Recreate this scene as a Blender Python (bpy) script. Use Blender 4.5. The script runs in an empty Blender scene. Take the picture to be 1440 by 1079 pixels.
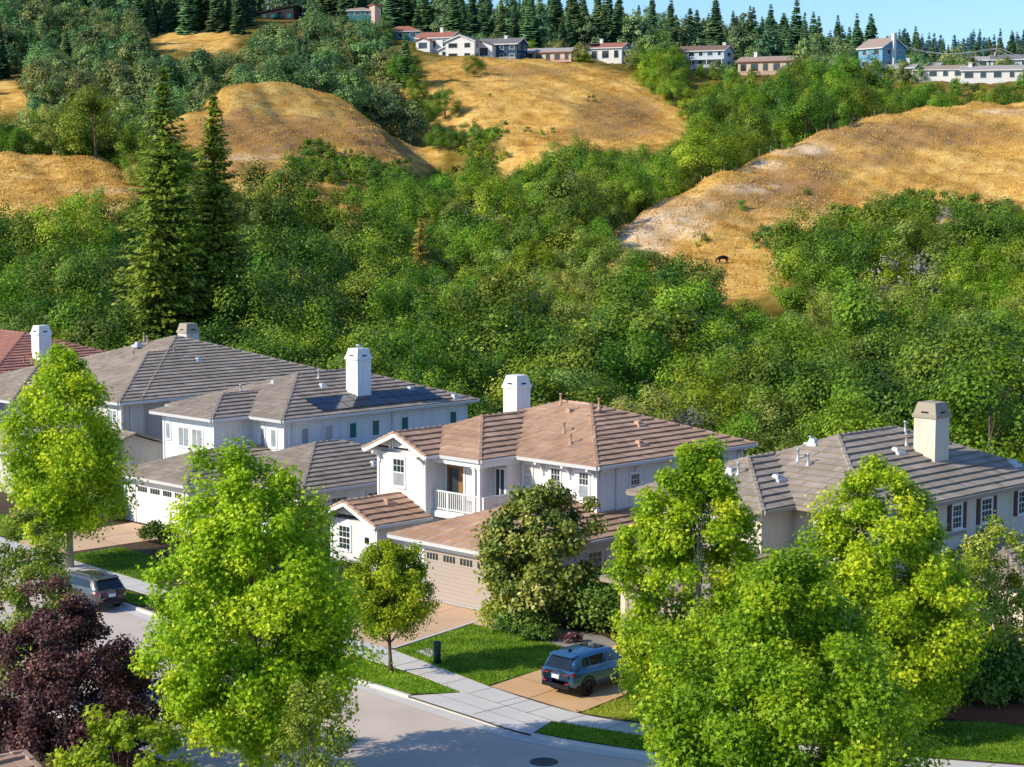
import bpy, math, random
import numpy as np
from mathutils import Vector, Matrix

random.seed(7)
RNG = np.random.default_rng(7)
SC = bpy.context.scene
COL = SC.collection
R = math.radians

# ------------------------------------------------------------------ camera model
F = 2700.0                       # focal length in photo pixels (photo 1440 x 1079)
PITCH = math.atan((539.5 - 265) / F)
CAMH = 20.0
cp_, sp_ = math.cos(PITCH), math.sin(PITCH)

def ray(px, py):
    dx = (px - 720) / F; dy = (539.5 - py) / F
    return (dx, cp_ + dy * sp_, -sp_ + dy * cp_)

def at(px, py, Y):               # the world point at depth Y on a line of sight
    d = ray(px, py); t = Y / d[1]
    return (d[0] * t, Y, CAMH + d[2] * t)

def proj(X, Y, Z):
    z = np.asarray(Z) - CAMH
    fw = Y * cp_ - z * sp_; up = Y * sp_ + z * cp_
    return 720 + F * X / fw, 539.5 - F * up / fw

# street frame: u runs along the facades, v runs back into the lots
OX, OY = -3.4, 92.6
C45 = math.cos(R(45))
def W(u, v, z=0.0):
    return (OX + C45 * (u + v), OY + C45 * (v - u), z)
def L(X, Y):
    return (C45 * ((X - OX) - (Y - OY)), C45 * ((X - OX) + (Y - OY)))

# ------------------------------------------------------------------ scene, light, camera
cam_d = bpy.data.cameras.new('camera'); cam = bpy.data.objects.new('camera', cam_d); COL.objects.link(cam)
cam_d.sensor_width = 36; cam_d.lens = F * 36 / 1440; cam_d.clip_start = 1; cam_d.clip_end = 6000
cam.location = (0, 0, CAMH); cam.rotation_euler = (R(90) - PITCH, 0, 0)
SC.camera = cam
SC.view_settings.view_transform = 'Standard'; SC.view_settings.look = 'None'
SC.view_settings.exposure = 0; SC.view_settings.gamma = 1

SUN_AZ = math.atan2(-0.905, -0.425)     # compass-like angle from +Y towards +X
SUN_EL = R(32)
wd = bpy.data.worlds.new('World'); SC.world = wd; wd.use_nodes = True
nt = wd.node_tree; nt.nodes.clear()
sky = nt.nodes.new('ShaderNodeTexSky'); sky.sky_type = 'NISHITA'; sky.sun_disc = False
sky.sun_elevation = SUN_EL; sky.sun_rotation = SUN_AZ % (2 * math.pi)
sky.air_density = 1.15; sky.dust_density = 0.3; sky.ozone_density = 2.5
bg = nt.nodes.new('ShaderNodeBackground'); bg.inputs[1].default_value = 0.15
wo = nt.nodes.new('ShaderNodeOutputWorld')
tint = nt.nodes.new('ShaderNodeMix'); tint.data_type = 'RGBA'; tint.blend_type = 'MULTIPLY'; tint.inputs[0].default_value = 1; tint.inputs[7].default_value = (.66, .90, 1.26, 1)
nt.links.new(sky.outputs[0], tint.inputs[6]); nt.links.new(tint.outputs[2], bg.inputs[0]); nt.links.new(bg.outputs[0], wo.inputs[0])
sd = bpy.data.lights.new('sun', 'SUN'); so = bpy.data.objects.new('sun', sd); COL.objects.link(so)
sd.energy = 5.0; sd.angle = R(0.5); sd.color = (1.0, 0.905, 0.72)
sdir = Vector((math.sin(SUN_AZ) * math.cos(SUN_EL), math.cos(SUN_AZ) * math.cos(SUN_EL), math.sin(SUN_EL)))
so.rotation_euler = sdir.to_track_quat('Z', 'Y').to_euler(); so.location = (-60, -20, 90)

# ------------------------------------------------------------------ object helpers
def tag(o, label=None, cat=None, group=None, kind=None):
    if label: o['label'] = label
    if cat: o['category'] = cat
    if group: o['group'] = group
    if kind: o['kind'] = kind
    return o

def empty(name, label, cat, loc=(0, 0, 0), rz=0.0, group=None):
    o = bpy.data.objects.new(name, None); COL.objects.link(o)
    o.location = loc; o.rotation_euler = (0, 0, rz); o.empty_display_size = 0.3
    return tag(o, label, cat, group)

class MB:
    """collects polygons; build() links them as one mesh object"""
    def __init__(s): s.v = []; s.f = []; s.m = []; s.t = []
    def poly(s, pts, m=0, tone=0.5):
        i = len(s.v); s.v += [tuple(p) for p in pts]; s.f.append(list(range(i, i + len(pts)))); s.m.append(m); s.t += [tone] * len(pts)
    def hexa(s, b, t, m=0, tone=.5):            # bottom quad, top quad (same winding, ccw from above)
        i = len(s.v); s.v += [tuple(p) for p in b] + [tuple(p) for p in t]; s.t += [tone] * 8
        for f in ([3, 2, 1, 0], [4, 5, 6, 7], [0, 1, 5, 4], [1, 2, 6, 5], [2, 3, 7, 6], [3, 0, 4, 7]):
            s.f.append([i + k for k in f]); s.m.append(m)
    def box(s, x0, x1, y0, y1, z0, z1, m=0, tone=.5):
        s.hexa([(x0, y0, z0), (x1, y0, z0), (x1, y1, z0), (x0, y1, z0)], [(x0, y0, z1), (x1, y0, z1), (x1, y1, z1), (x0, y1, z1)], m, tone)
    def fbox(s, fr, a0, a1, z0, z1, d0, d1, m=0):   # box in a wall frame fr=(p0, axis, normal)
        p0, a, n = fr
        def P(x, d, z): return (p0[0] + a[0] * x + n[0] * d, p0[1] + a[1] * x + n[1] * d, p0[2] + z)
        s.hexa([P(a0, d1, z0), P(a1, d1, z0), P(a1, d0, z0), P(a0, d0, z0)], [P(a0, d1, z1), P(a1, d1, z1), P(a1, d0, z1), P(a0, d0, z1)], m)
    def bar(s, p, q, w, h, m=0, tone=.5):
        p = Vector(p); q = Vector(q); d = (q - p).normalized()
        sx = d.cross(Vector((0, 0, 1)))
        if sx.length < 1e-4: sx = Vector((1, 0, 0))
        sx.normalize(); sz = sx.cross(d)
        a = [p - sx * w / 2 - sz * h / 2, p + sx * w / 2 - sz * h / 2, p + sx * w / 2 + sz * h / 2, p - sx * w / 2 + sz * h / 2]
        b = [x + (q - p) for x in a]
        s.hexa(a, b, m, tone)
    def tube(s, pts, rad, n=7, m=0, cap=True):
        pts = [Vector(p) for p in pts]; rings = []
        for i, p in enumerate(pts):
            d = (pts[min(i + 1, len(pts) - 1)] - pts[max(i - 1, 0)]).normalized()
            x = d.cross(Vector((0.03, 1, 0.02))); 
            if x.length < .05: x = d.cross(Vector((1, 0, 0)))
            x.normalize(); y = d.cross(x)
            k = len(s.v); r = rad[i] if hasattr(rad, '__len__') else rad
            for j in range(n):
                a = 2 * math.pi * j / n; q = p + (x * math.cos(a) + y * math.sin(a)) * r
                s.v.append(tuple(q)); s.t.append(.5)
            rings.append(k)
        for a, b in zip(rings, rings[1:]):
            for j in range(n):
                s.f.append([a + j, a + (j + 1) % n, b + (j + 1) % n, b + j]); s.m.append(m)
        if cap:
            s.f.append([rings[-1] + j for j in range(n)]); s.m.append(m)
            s.f.append([rings[0] + j for j in reversed(range(n))]); s.m.append(m)
    def lathe(s, prof, cx=0, cy=0, n=12, m=0):
        rings = []
        for r, z in prof:
            rings.append(len(s.v))
            for j in range(n):
                a = 2 * math.pi * j / n; s.v.append((cx + r * math.cos(a), cy + r * math.sin(a), z)); s.t.append(.5)
        for a, b in zip(rings, rings[1:]):
            for j in range(n): s.f.append([a + j, a + (j + 1) % n, b + (j + 1) % n, b + j]); s.m.append(m)
        s.f.append([rings[-1] + j for j in range(n)]); s.m.append(m)
        s.f.append([rings[0] + j for j in reversed(range(n))]); s.m.append(m)
    def mesh(s, name, mats, smooth=False):
        me = bpy.data.meshes.new(name); me.from_pydata(s.v, [], s.f)
        for m in (mats if isinstance(mats, (list, tuple)) else [mats]): me.materials.append(m)
        me.polygons.foreach_set('material_index', s.m)
        at_ = me.attributes.new('tone', 'FLOAT', 'POINT'); at_.data.foreach_set('value', s.t)
        if smooth: me.polygons.foreach_set('use_smooth', [True] * len(s.f))
        me.update(); return me
    def build(s, name, mats, parent=None, smooth=False, loc=None):
        o = bpy.data.objects.new(name, s.mesh(name, mats, smooth)); COL.objects.link(o)
        if parent: o.parent = parent
        if loc: o.location = loc
        return o

def np_mesh(name, V, Fc, mats, tone=None, mi=None, smooth=False):
    """V (N,3); Fc (M,k) faces of equal size"""
    me = bpy.data.meshes.new(name)
    me.vertices.add(len(V)); me.vertices.foreach_set('co', np.asarray(V, np.float32).ravel())
    M, k = Fc.shape
    me.loops.add(M * k); me.loops.foreach_set('vertex_index', Fc.astype(np.int32).ravel())
    me.polygons.add(M); me.polygons.foreach_set('loop_start', np.arange(0, M * k, k, dtype=np.int32))
    me.polygons.foreach_set('loop_total', np.full(M, k, np.int32))
    for m in (mats if isinstance(mats, (list, tuple)) else [mats]): me.materials.append(m)
    if mi is not None: me.polygons.foreach_set('material_index', np.asarray(mi, np.int32))
    if tone is not None:
        a = me.attributes.new('tone', 'FLOAT', 'POINT'); a.data.foreach_set('value', np.asarray(tone, np.float32))
    if smooth: me.polygons.foreach_set('use_smooth', np.ones(M, bool))
    me.update(calc_edges=True); me.validate()
    return me

def link(name, me, parent=None, loc=(0, 0, 0), rz=0.0, sc=None):
    o = bpy.data.objects.new(name, me); COL.objects.link(o); o.parent = parent; o.location = loc; o.rotation_euler = (0, 0, rz)
    if sc: o.scale = sc
    return o

# ------------------------------------------------------------------ materials
def new_mat(name):
    m = bpy.data.materials.new(name); m.use_nodes = True; n = m.node_tree; n.nodes.clear()
    out = n.nodes.new('ShaderNodeOutputMaterial'); return m, n, out
def node(n, t, **kw):
    x = n.nodes.new(t)
    for k, v in kw.items():
        if k.startswith('i_'):
            x.inputs[int(k[2:])].default_value = v
        else: setattr(x, k, v)
    return x
def ramp(n, src, stops):
    r = n.nodes.new('ShaderNodeValToRGB'); e = r.color_ramp.elements
    while len(e) < len(stops): e.new(0.5)
    for i, (p, c) in enumerate(stops): e[i].position = p; e[i].color = (*c, 1)
    n.links.new(src, r.inputs[0]); return r
def rgbmix(n, fac, a, b, mode='MIX'):
    x = n.nodes.new('ShaderNodeMix'); x.data_type = 'RGBA'; x.blend_type = mode; x.clamp_factor = True
    for i, s in ((0, fac), (6, a), (7, b)):
        if isinstance(s, (int, float)): x.inputs[i].default_value = s
        elif isinstance(s, tuple): x.inputs[i].default_value = (*s, 1) if len(s) == 3 else s
        else: n.links.new(s, x.inputs[i])
    return x.outputs[2]
def math_(n, op, a, b=0.5):
    x = n.nodes.new('ShaderNodeMath'); x.operation = op
    for i, s in ((0, a), (1, b)):
        if isinstance(s, (int, float)): x.inputs[i].default_value = s
        else: n.links.new(s, x.inputs[i])
    return x.outputs[0]
def coords(n, scale=(1, 1, 1), kind='Object', rz=0):
    tc = n.nodes.new('ShaderNodeTexCoord'); mp = n.nodes.new('ShaderNodeMapping')
    mp.inputs['Scale'].default_value = scale; mp.inputs['Rotation'].default_value = (0, 0, rz)
    n.links.new(tc.outputs[kind], mp.inputs[0]); return mp.outputs[0]
def noise(n, vec, scale, detail=4, rough=.6):
    x = n.nodes.new('ShaderNodeTexNoise'); x.inputs['Scale'].default_value = scale; x.inputs['Detail'].default_value = detail
    x.inputs['Roughness'].default_value = rough; n.links.new(vec, x.inputs['Vector']); return x.outputs['Fac']
def attr(n, name):
    a = n.nodes.new('ShaderNodeAttribute'); a.attribute_name = name; return a.outputs['Fac']
def bump(n, h, strength, dist=.05):
    b = n.nodes.new('ShaderNodeBump'); b.inputs['Strength'].default_value = strength; b.inputs['Distance'].default_value = dist
    n.links.new(h, b.inputs['Height']); return b.outputs[0]

def mat(name, col, rough=.7, var=.12, scale=2.0, bmp=0.0, bscale=20, metal=0.0, spec=.3, coat=0.0, fine=0.08):
    m, n, out = new_mat(name); p = n.nodes.new('ShaderNodeBsdfPrincipled')
    vec = coords(n)
    a = noise(n, vec, scale, 5); b = noise(n, vec, scale * 14, 2)
    c = rgbmix(n, a, tuple(x * (1 - var) for x in col), tuple(min(1, x * (1 + var)) for x in col))
    c = rgbmix(n, math_(n, 'MULTIPLY', b, fine * 4), c, tuple(x * .55 for x in col))
    if 'stucco' in name: c = rgbmix(n, 1.0, c, ramp(n, noise(n, coords(n, (1.4, 1.4, .14)), 1.5, 4, .7), [(.48, (1, 1, 1)), (.72, (.78, .75, .70))]).outputs[0], 'MULTIPLY')
    n.links.new(c, p.inputs['Base Color'])
    p.inputs['Roughness'].default_value = rough; p.inputs['Metallic'].default_value = metal
    p.inputs['Specular IOR Level'].default_value = spec; p.inputs['Coat Weight'].default_value = coat
    if bmp: n.links.new(bump(n, noise(n, vec, bscale, 3), bmp), p.inputs['Normal'])
    n.links.new(p.outputs[0], out.inputs[0]); return m

def siding_mat(name, col, pitch=.17):
    m, n, out = new_mat(name); p = n.nodes.new('ShaderNodeBsdfPrincipled')
    tc = n.nodes.new('ShaderNodeTexCoord'); sx = n.nodes.new('ShaderNodeSeparateXYZ'); n.links.new(tc.outputs['Object'], sx.inputs[0])
    fr = math_(n, 'FRACT', math_(n, 'DIVIDE', sx.outputs[2], pitch))
    line = math_(n, 'LESS_THAN', fr, .14)
    nz = noise(n, coords(n), 1.2, 4); stk = ramp(n, noise(n, coords(n, (1.6, 1.6, .12)), 1.6, 4, .7), [(.50, (1, 1, 1)), (.72, (.80, .77, .72))])
    c = rgbmix(n, nz, tuple(x * .92 for x in col), tuple(min(1, x * 1.05) for x in col)); c = rgbmix(n, 1.0, c, stk.outputs[0], 'MULTIPLY')
    c = rgbmix(n, math_(n, 'MULTIPLY', line, .35), c, tuple(x * .55 for x in col))
    n.links.new(c, p.inputs['Base Color']); p.inputs['Roughness'].default_value = .6; p.inputs['Specular IOR Level'].default_value = .2
    n.links.new(bump(n, math_(n, 'SUBTRACT', 1.0, fr), .6, .02), p.inputs['Normal'])
    n.links.new(p.outputs[0], out.inputs[0]); return m

def tile_mat(name, dark, light, rough=.85):
    m, n, out = new_mat(name); p = n.nodes.new('ShaderNodeBsdfPrincipled')
    t = attr(n, 'tone'); vec = coords(n)
    nz = noise(n, vec, .8, 5); n2 = noise(n, vec, 14, 3)
    f = math_(n, 'ADD', math_(n, 'MULTIPLY', t, .75), math_(n, 'MULTIPLY', nz, .3))
    r = ramp(n, f, [(0.1, dark), (0.95, light)])
    c = rgbmix(n, math_(n, 'MULTIPLY', n2, .45), r.outputs[0], tuple(x * .55 for x in dark))
    c = rgbmix(n, 1.0, c, ramp(n, noise(n, coords(n, (1, 1, .5)), .55, 5, .7), [(.42, (.80, .80, .78)), (.62, (1.0, 1.0, 1.0))]).outputs[0], 'MULTIPLY')
    n.links.new(c, p.inputs['Base Color']); p.inputs['Roughness'].default_value = rough; p.inputs['Specular IOR Level'].default_value = .15
    n.links.new(bump(n, n2, .25, .02), p.inputs['Normal'])
    n.links.new(p.outputs[0], out.inputs[0]); return m

def leaf_mat(name, dark, mid, light, transl=.35, hue=.03, gloss=.25):
    m, n, out = new_mat(name)
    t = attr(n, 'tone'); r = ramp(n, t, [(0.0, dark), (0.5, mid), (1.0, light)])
    oi = n.nodes.new('ShaderNodeObjectInfo'); hs = n.nodes.new('ShaderNodeHueSaturation')
    n.links.new(r.outputs[0], hs.inputs['Color'])
    n.links.new(math_(n, 'ADD', math_(n, 'MULTIPLY', oi.outputs['Random'], hue), .5 - hue / 2), hs.inputs['Hue'])
    rr = math_(n, 'FRACT', math_(n, 'MULTIPLY', oi.outputs['Random'], 17.31))
    n.links.new(math_(n, 'ADD', math_(n, 'MULTIPLY', rr, .5), .75), hs.inputs['Value'])
    p = n.nodes.new('ShaderNodeBsdfPrincipled'); p.inputs['Roughness'].default_value = .5; p.inputs['Specular IOR Level'].default_value = gloss
    tr = n.nodes.new('ShaderNodeBsdfTranslucent'); mx = n.nodes.new('ShaderNodeMixShader'); mx.inputs[0].default_value = transl
    n.links.new(hs.outputs[0], p.inputs['Base Color'])
    n.links.new(rgbmix(n, 1.0, hs.outputs[0], (1.15, 1.15, .6), 'MULTIPLY'), tr.inputs[0])
    n.links.new(p.outputs[0], mx.inputs[1]); n.links.new(tr.outputs[0], mx.inputs[2]); n.links.new(mx.outputs[0], out.inputs[0])
    return m

def glass_mat(name, col=(.03, .045, .05), rough=.06):
    m, n, out = new_mat(name); p = n.nodes.new('ShaderNodeBsdfPrincipled')
    nz = noise(n, coords(n), 1.1, 2)
    c = rgbmix(n, nz, tuple(x * .5 for x in col), tuple(x * 1.6 for x in col)); n.links.new(c, p.inputs['Base Color'])
    p.inputs['Roughness'].default_value = rough; p.inputs['Specular IOR Level'].default_value = .7
    n.links.new(bump(n, noise(n, coords(n), 2.2, 1), .05, .02), p.inputs['Normal'])
    n.links.new(p.outputs[0], out.inputs[0]); return m

M = {}
M['bark'] = mat('bark', (.16, .12, .09), .9, .35, 6, .6, 30)
M['bark_pale'] = mat('pale_bark', (.42, .37, .30), .9, .4, 5, .4, 25)
M['white'] = mat('white_trim', (.87, .86, .83), .55, .05, 3)
M['white_wall'] = siding_mat('white_siding', (.88, .88, .87))
M['cream_wall'] = siding_mat('pale_grey_siding', (.83, .80, .76))
M['stucco_white'] = mat('white_stucco', (.80, .80, .80), .9, .05, 1.5, .15, 60)
M['stucco_taupe'] = mat('taupe_stucco', (.70, .65, .59), .9, .05, 1.5, .15, 60)
M['stucco_cream'] = mat('cream_stucco', (.80, .70, .56), .9, .05, 1.5, .15, 60)
M['stone_trim'] = mat('tan_trim', (.42, .36, .27), .85, .08, 3)
M['tile_tan'] = tile_mat('tan_roof_tile', (.46, .28, .185), (.80, .53, .37))
M['tile_grey'] = tile_mat('grey_brown_roof_tile', (.30, .245, .20), (.57, .475, .395))
M['tile_taupe'] = tile_mat('taupe_roof_tile', (.35, .285, .225), (.63, .525, .425))
M['tile_red'] = tile_mat('red_roof_tile', (.42, .19, .14), (.66, .34, .26))
M['glass'] = glass_mat('window_glass')
M['glass_blue'] = glass_mat('grey_blind_glass', (.30, .33, .35), .25)
M['glass_teal'] = glass_mat('teal_glass', (.02, .16, .15), .1)
M['blind'] = mat('pale_window_blind', (.62, .56, .52), .5, .05, 3)
M['garage'] = mat('garage_door_taupe', (.47, .385, .325), .6, .05, 2)
M['brown_wood'] = mat('brown_wood', (.33, .15, .05), .5, .2, 5)
M['shutter'] = mat('brown_shutter', (.13, .055, .045), .6, .1, 5)
M['solar'] = mat('solar_cell', (.010, .013, .028), .12, .2, 1.2, spec=.6)
M['metal'] = mat('galvanised_metal', (.55, .56, .57), .45, .1, 4, metal=.3)
M['gutter'] = mat('gutter_paint', (.74, .74, .74), .5, .05, 3)
M['tan_gutter'] = mat('tan_gutter', (.45, .38, .30), .6, .05, 3)
M['black'] = mat('black_plastic', (.012, .012, .013), .5, .1, 5)
M['asphalt'] = None
def ground_mat(name, stops, s1, s2, bmp=.3, bs=40, rough=.95, w2=.35, spots=None):
    m, n, out = new_mat(name); p = n.nodes.new('ShaderNodeBsdfPrincipled'); vec = coords(n)
    a = noise(n, vec, s1, 6, .6); b = noise(n, vec, s2, 3, .7)
    f = math_(n, 'ADD', math_(n, 'MULTIPLY', a, 1 - w2), math_(n, 'MULTIPLY', b, w2))
    r = ramp(n, f, stops); c = r.outputs[0]
    if spots:
        sp = ramp(n, noise(n, vec, spots[0], 3), [(spots[1], (0, 0, 0)), (spots[1] + .12, (1, 1, 1))])
        c = rgbmix(n, sp.outputs[0], c, spots[2])
    n.links.new(c, p.inputs['Base Color']); p.inputs['Roughness'].default_value = rough; p.inputs['Specular IOR Level'].default_value = .15
    n.links.new(bump(n, b, bmp, .03), p.inputs['Normal']); n.links.new(p.outputs[0], out.inputs[0]); return m
M['asphalt'] = ground_mat('asphalt', [(.25, (.50, .405, .33)), (.5, (.63, .52, .43)), (.75, (.77, .65, .545))], .35, 16, .5, w2=.5)
M['concrete'] = ground_mat('concrete', [(.3, (.56, .53, .49)), (.7, (.70, .665, .61))], .6, 18, .2)
M['drive'] = ground_mat('tan_concrete', [(.3, (.60, .39, .235)), (.7, (.76, .52, .34))], .4, 15, .2)
M['drive2'] = ground_mat('orange_tan_concrete', [(.3, (.60, .355, .17)), (.7, (.76, .48, .25))], .4, 15, .2)
M['joint'] = mat('dark_joint', (.16, .12, .10), .9)  # plain dark brown of the joint lines
M['lawn'] = ground_mat('lawn', [(.25, (.08, .19, .008)), (.5, (.16, .31, .014)), (.8, (.32, .42, .025))], .7, 12, .7, w2=.5)
M['lawn_dry'] = ground_mat('yellowish_lawn', [(.25, (.16, .22, .015)), (.5, (.30, .36, .03)), (.8, (.50, .48, .07))], .7, 12, .7, w2=.5)
M['soil'] = ground_mat('soil', [(.3, (.05, .035, .022)), (.7, (.14, .095, .06))], .8, 14, .8)
M['gravel'] = ground_mat('gravel', [(.3, (.20, .18, .16)), (.7, (.45, .42, .38))], 2, 26, .9, w2=.7)
M['mulch'] = ground_mat('red_bark_mulch', [(.3, (.12, .04, .02)), (.7, (.30, .10, .05))], 2, 20, .9, w2=.7)
M['blade'] = leaf_mat('grass_blade', (.085, .18, .012), (.20, .33, .022), (.42, .50, .055), .3, 0)
M['blade_dry'] = leaf_mat('dry_grass_blade', (.18, .24, .015), (.36, .42, .035), (.60, .56, .09), .3, 0)

# foliage
M['oak_dark'] = leaf_mat('dark_oak_leaf', (.022, .058, .005), (.085, .165, .012), (.27, .36, .03), .2, .04)
M['straw'] = leaf_mat('dry_straw', (.46, .24, .06), (.74, .45, .125), (.95, .70, .29), .25, 0, 0)
M['plane'] = leaf_mat('plane_leaf', (.10, .23, .005), (.35, .52, .012), (.88, .90, .045), .36, .03)
M['plane2'] = leaf_mat('plane_leaf_yellow', (.10, .23, .005), (.35, .53, .013), (.86, .90, .05), .36, .02)
M['lime'] = leaf_mat('lime_leaf', (.11, .22, .005), (.36, .50, .014), (.74, .82, .05), .38, .02)
M['magnolia'] = leaf_mat('magnolia_leaf', (.05, .11, .010), (.18, .25, .018), (.55, .50, .10), .15, .02, .6)
M['plum'] = leaf_mat('plum_leaf', (.026, .009, .014), (.11, .035, .040), (.42, .17, .14), .2, .03, .4)
M['olive_leaf'] = leaf_mat('loose_tree_leaf', (.09, .15, .010), (.30, .36, .03), (.70, .68, .15), .3, .03)
M['hedge'] = leaf_mat('hedge_leaf', (.035, .085, .010), (.11, .19, .02), (.27, .37, .06), .2, .04)
M['redshrub'] = leaf_mat('red_shrub_leaf', (.12, .012, .02), (.36, .03, .055), (.62, .10, .14), .3, .02)
M['oak'] = leaf_mat('oak_leaf', (.030, .075, .006), (.12, .215, .014), (.38, .47, .04), .22, .06)
M['oak_light'] = leaf_mat('bay_leaf', (.062, .145, .008), (.225, .375, .02), (.54, .63, .06), .30, .06)
M['willow'] = leaf_mat('willow_leaf', (.085, .135, .024), (.28, .36, .056), (.58, .61, .15), .30, .07)
M['greyleaf'] = leaf_mat('bare_twig_grey', (.12, .11, .09), (.22, .20, .17), (.36, .33, .29), .1, .02)
M['yellowleaf'] = leaf_mat('yellow_leaf', (.25, .22, .015), (.55, .46, .03), (.85, .72, .07), .35, .02)
M['redwood'] = leaf_mat('redwood_needle', (.045, .10, .010), (.175, .27, .02), (.52, .58, .065), .2, .03)
M['rustwood'] = leaf_mat('rusty_needle', (.18, .11, .02), (.38, .27, .04), (.60, .50, .10), .2, .02)
M['fir'] = leaf_mat('fir_needle', (.05, .125, .065), (.165, .285, .12), (.40, .50, .18), .15, .08)  # some blue-green distance haze is mixed into this needle colour
M['fir_far'] = leaf_mat('far_fir_needle', (.06, .16, .19), (.12, .26, .27), (.20, .36, .34), .1, .03)  # blue of the distance haze painted into the needles
M['slope'] = leaf_mat('slope_leaf', (.055, .11, .05), (.20, .29, .085), (.50, .56, .17), .2, .12)  # leaf green with a blue-green haze tint added for distance

# ------------------------------------------------------------------ terrain
CPT = []
def P3(px, py, Y, dz=0): x, y, z = at(px, py, Y); CPT.append((x, y, z + dz)); return (x, y, z)
for X in (-130, -95, -60, -30, 0, 30, 60, 90):
    for Y in (20, 50, 80, 105):
        CPT.append((X, Y, -.25))
for p in [(-60, 130, -.3), (-35, 150, -.5), (-80, 160, 0), (0, 128, -.8), (30, 125, -.5), (70, 130, .5), (0, 160, -1), (0, 200, 0), (0, 240, 2), (5, 280, 5), (5, 330, 10),
          (-10, 372, 16), (-40, 180, -.5), (-55, 210, 2), (-58, 240, 5), (-30, 240, 2.5), (-30, 290, 8), (40, 160, 0), (60, 190, 3), (30, 200, 1), (20, 350, 13), (-25, 340, 12), (100, 200, 5), (-120, 230, 6)]:
    CPT.append(p)
def dense(l, k=4):
    out = []
    for a, b in zip(l, l[1:]): out += [tuple(p + (q - p) * i / k for p, q in zip(a, b)) for i in range(k)]
    return out + [l[-1]]
# hill A
for c in dense([(-60, 216, 330), (0, 218, 330), (60, 216, 332), (120, 222, 332), (170, 236, 330), (205, 256, 325)]):
    x, y, z = P3(*c); CPT.append((x, y + 32, z - 6))
for c in [(-60, 300, 285), (0, 300, 285), (60, 320, 275), (120, 300, 280), (175, 290, 285)]: P3(*c)
# left slope behind
for c in [(-40, 150, 470), (60, 150, 470), (60, 100, 560), (160, 110, 560), (60, 60, 660), (200, 70, 640), (270, 56, 640), (330, 50, 650), (400, 28, 700), (430, 80, 580), (500, 65, 610), (350, 100, 560), (230, 150, 480), (530, 100, 560), (500, 28, 690)]: P3(*c)
# hill B
for c in dense([(235, 190, 392), (260, 164, 408), (300, 139, 430), (340, 128, 445), (400, 123, 455), (450, 127, 463), (480, 138, 462)]):
    x, y, z = P3(*c); CPT.append((x, y + 35, z - 5))
for c in dense([(490, 150, 455), (515, 175, 435), (540, 205, 415), (560, 232, 398)]): P3(*c)
for c in [(330, 175, 410), (400, 165, 425), (460, 180, 425), (330, 230, 370), (400, 232, 378), (480, 225, 390), (440, 262, 350), (505, 288, 330), (300, 205, 385), (520, 255, 370)]: P3(*c)
for c in [(480, 140, 458), (515, 175, 435), (540, 205, 415), (560, 232, 398)]:
    x, y, z = at(*c); CPT.append((x + 10, y + 4, z - 8))
# gully between B and C
for c in [(585, 128, 505), (598, 165, 470), (612, 200, 440), (628, 222, 420), (645, 245, 395)]: P3(*c, -12)
# hill C
for c in dense([(575, 118, 530), (605, 101, 550), (640, 90, 567), (700, 87, 580), (760, 92, 580), (830, 105, 570), (900, 127, 550), (960, 156, 525), (988, 192, 500)], 3): P3(*c)
for c in [(640, 150, 495), (665, 190, 450), (700, 140, 505), (700, 200, 442), (712, 243, 408), (780, 150, 495), (780, 220, 430), (850, 160, 495), (850, 205, 440), (930, 200, 455), (620, 122, 530)]: P3(*c)
# bench of houses and ridge
for c in [(600, 72, 640), (650, 80, 625), (720, 82, 625), (790, 84, 630), (850, 84, 640), (1000, 106, 625), (1085, 106, 615), (1160, 112, 600), (1250, 105, 565), (1330, 113, 545), (1400, 114, 535), (1480, 114, 530), (570, 58, 650)]: P3(*c)
for px, z in [(-100, 84), (100, 84), (300, 85), (450, 82), (600, 77), (750, 74), (900, 71), (1050, 69), (1200, 66), (1440, 63), (1600, 62)]:
    x = (px - 720) / F * 750; CPT.append((x, 750, z)); CPT.append((x * 1.2, 900, z - 4)); CPT.append((x * 1.8, 1300, z - 40))
# hill D
for c in dense([(868, 324, 270), (915, 294, 282), (960, 269, 295), (1010, 246, 310), (1060, 226, 325), (1100, 209, 340), (1150, 189, 357), (1200, 171, 372), (1260, 157, 390), (1320, 151, 405), (1380, 148, 415), (1440, 146, 420), (1520, 144, 425)], 3):
    x, y, z = P3(*c); CPT.append((x - 5, y + 26, z - 8))
for c in [(920, 345, 262), (1000, 310, 277), (1000, 360, 255), (1100, 260, 307), (1100, 320, 277), (1040, 400, 240), (1200, 230, 332), (1200, 300, 292), (1300, 200, 357), (1300, 280, 307), (1400, 220, 347), (1440, 290, 302), (1300, 330, 272), (1440, 380, 245), (1120, 385, 245), (1520, 300, 300), (1300, 172, 378), (1380, 167, 391), (1440, 165, 396), (1520, 163, 400), (1440, 190, 372), (1380, 188, 368), (1520, 188, 375), (1250, 180, 365), (1440, 250, 325)]: P3(*c)
for c in [(960, 225, 430), (1060, 190, 450), (1200, 155, 470), (1350, 140, 480), (1100, 145, 530), (1000, 150, 540)]: P3(*c)
CPA = np.array(CPT); S_ = 100.0
def _k(r): return np.where(r > 1e-9, r * r * np.log(r + 1e-12), 0) * 0.35 + r
def _fit():
    A = CPA[:, :2] / S_; n = len(A)
    D = np.sqrt(((A[:, None] - A[None]) ** 2).sum(-1))
    K = -_k(D) * 1.0 - np.eye(n) * 0.002 * (-1 if False else 1)
    Pm = np.hstack([np.ones((n, 1)), A]); M_ = np.block([[K, Pm], [Pm.T, np.zeros((3, 3))]])
    return np.linalg.lstsq(M_, np.concatenate([CPA[:, 2], np.zeros(3)]), rcond=None)[0], A
WTS, CA = _fit()
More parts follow.
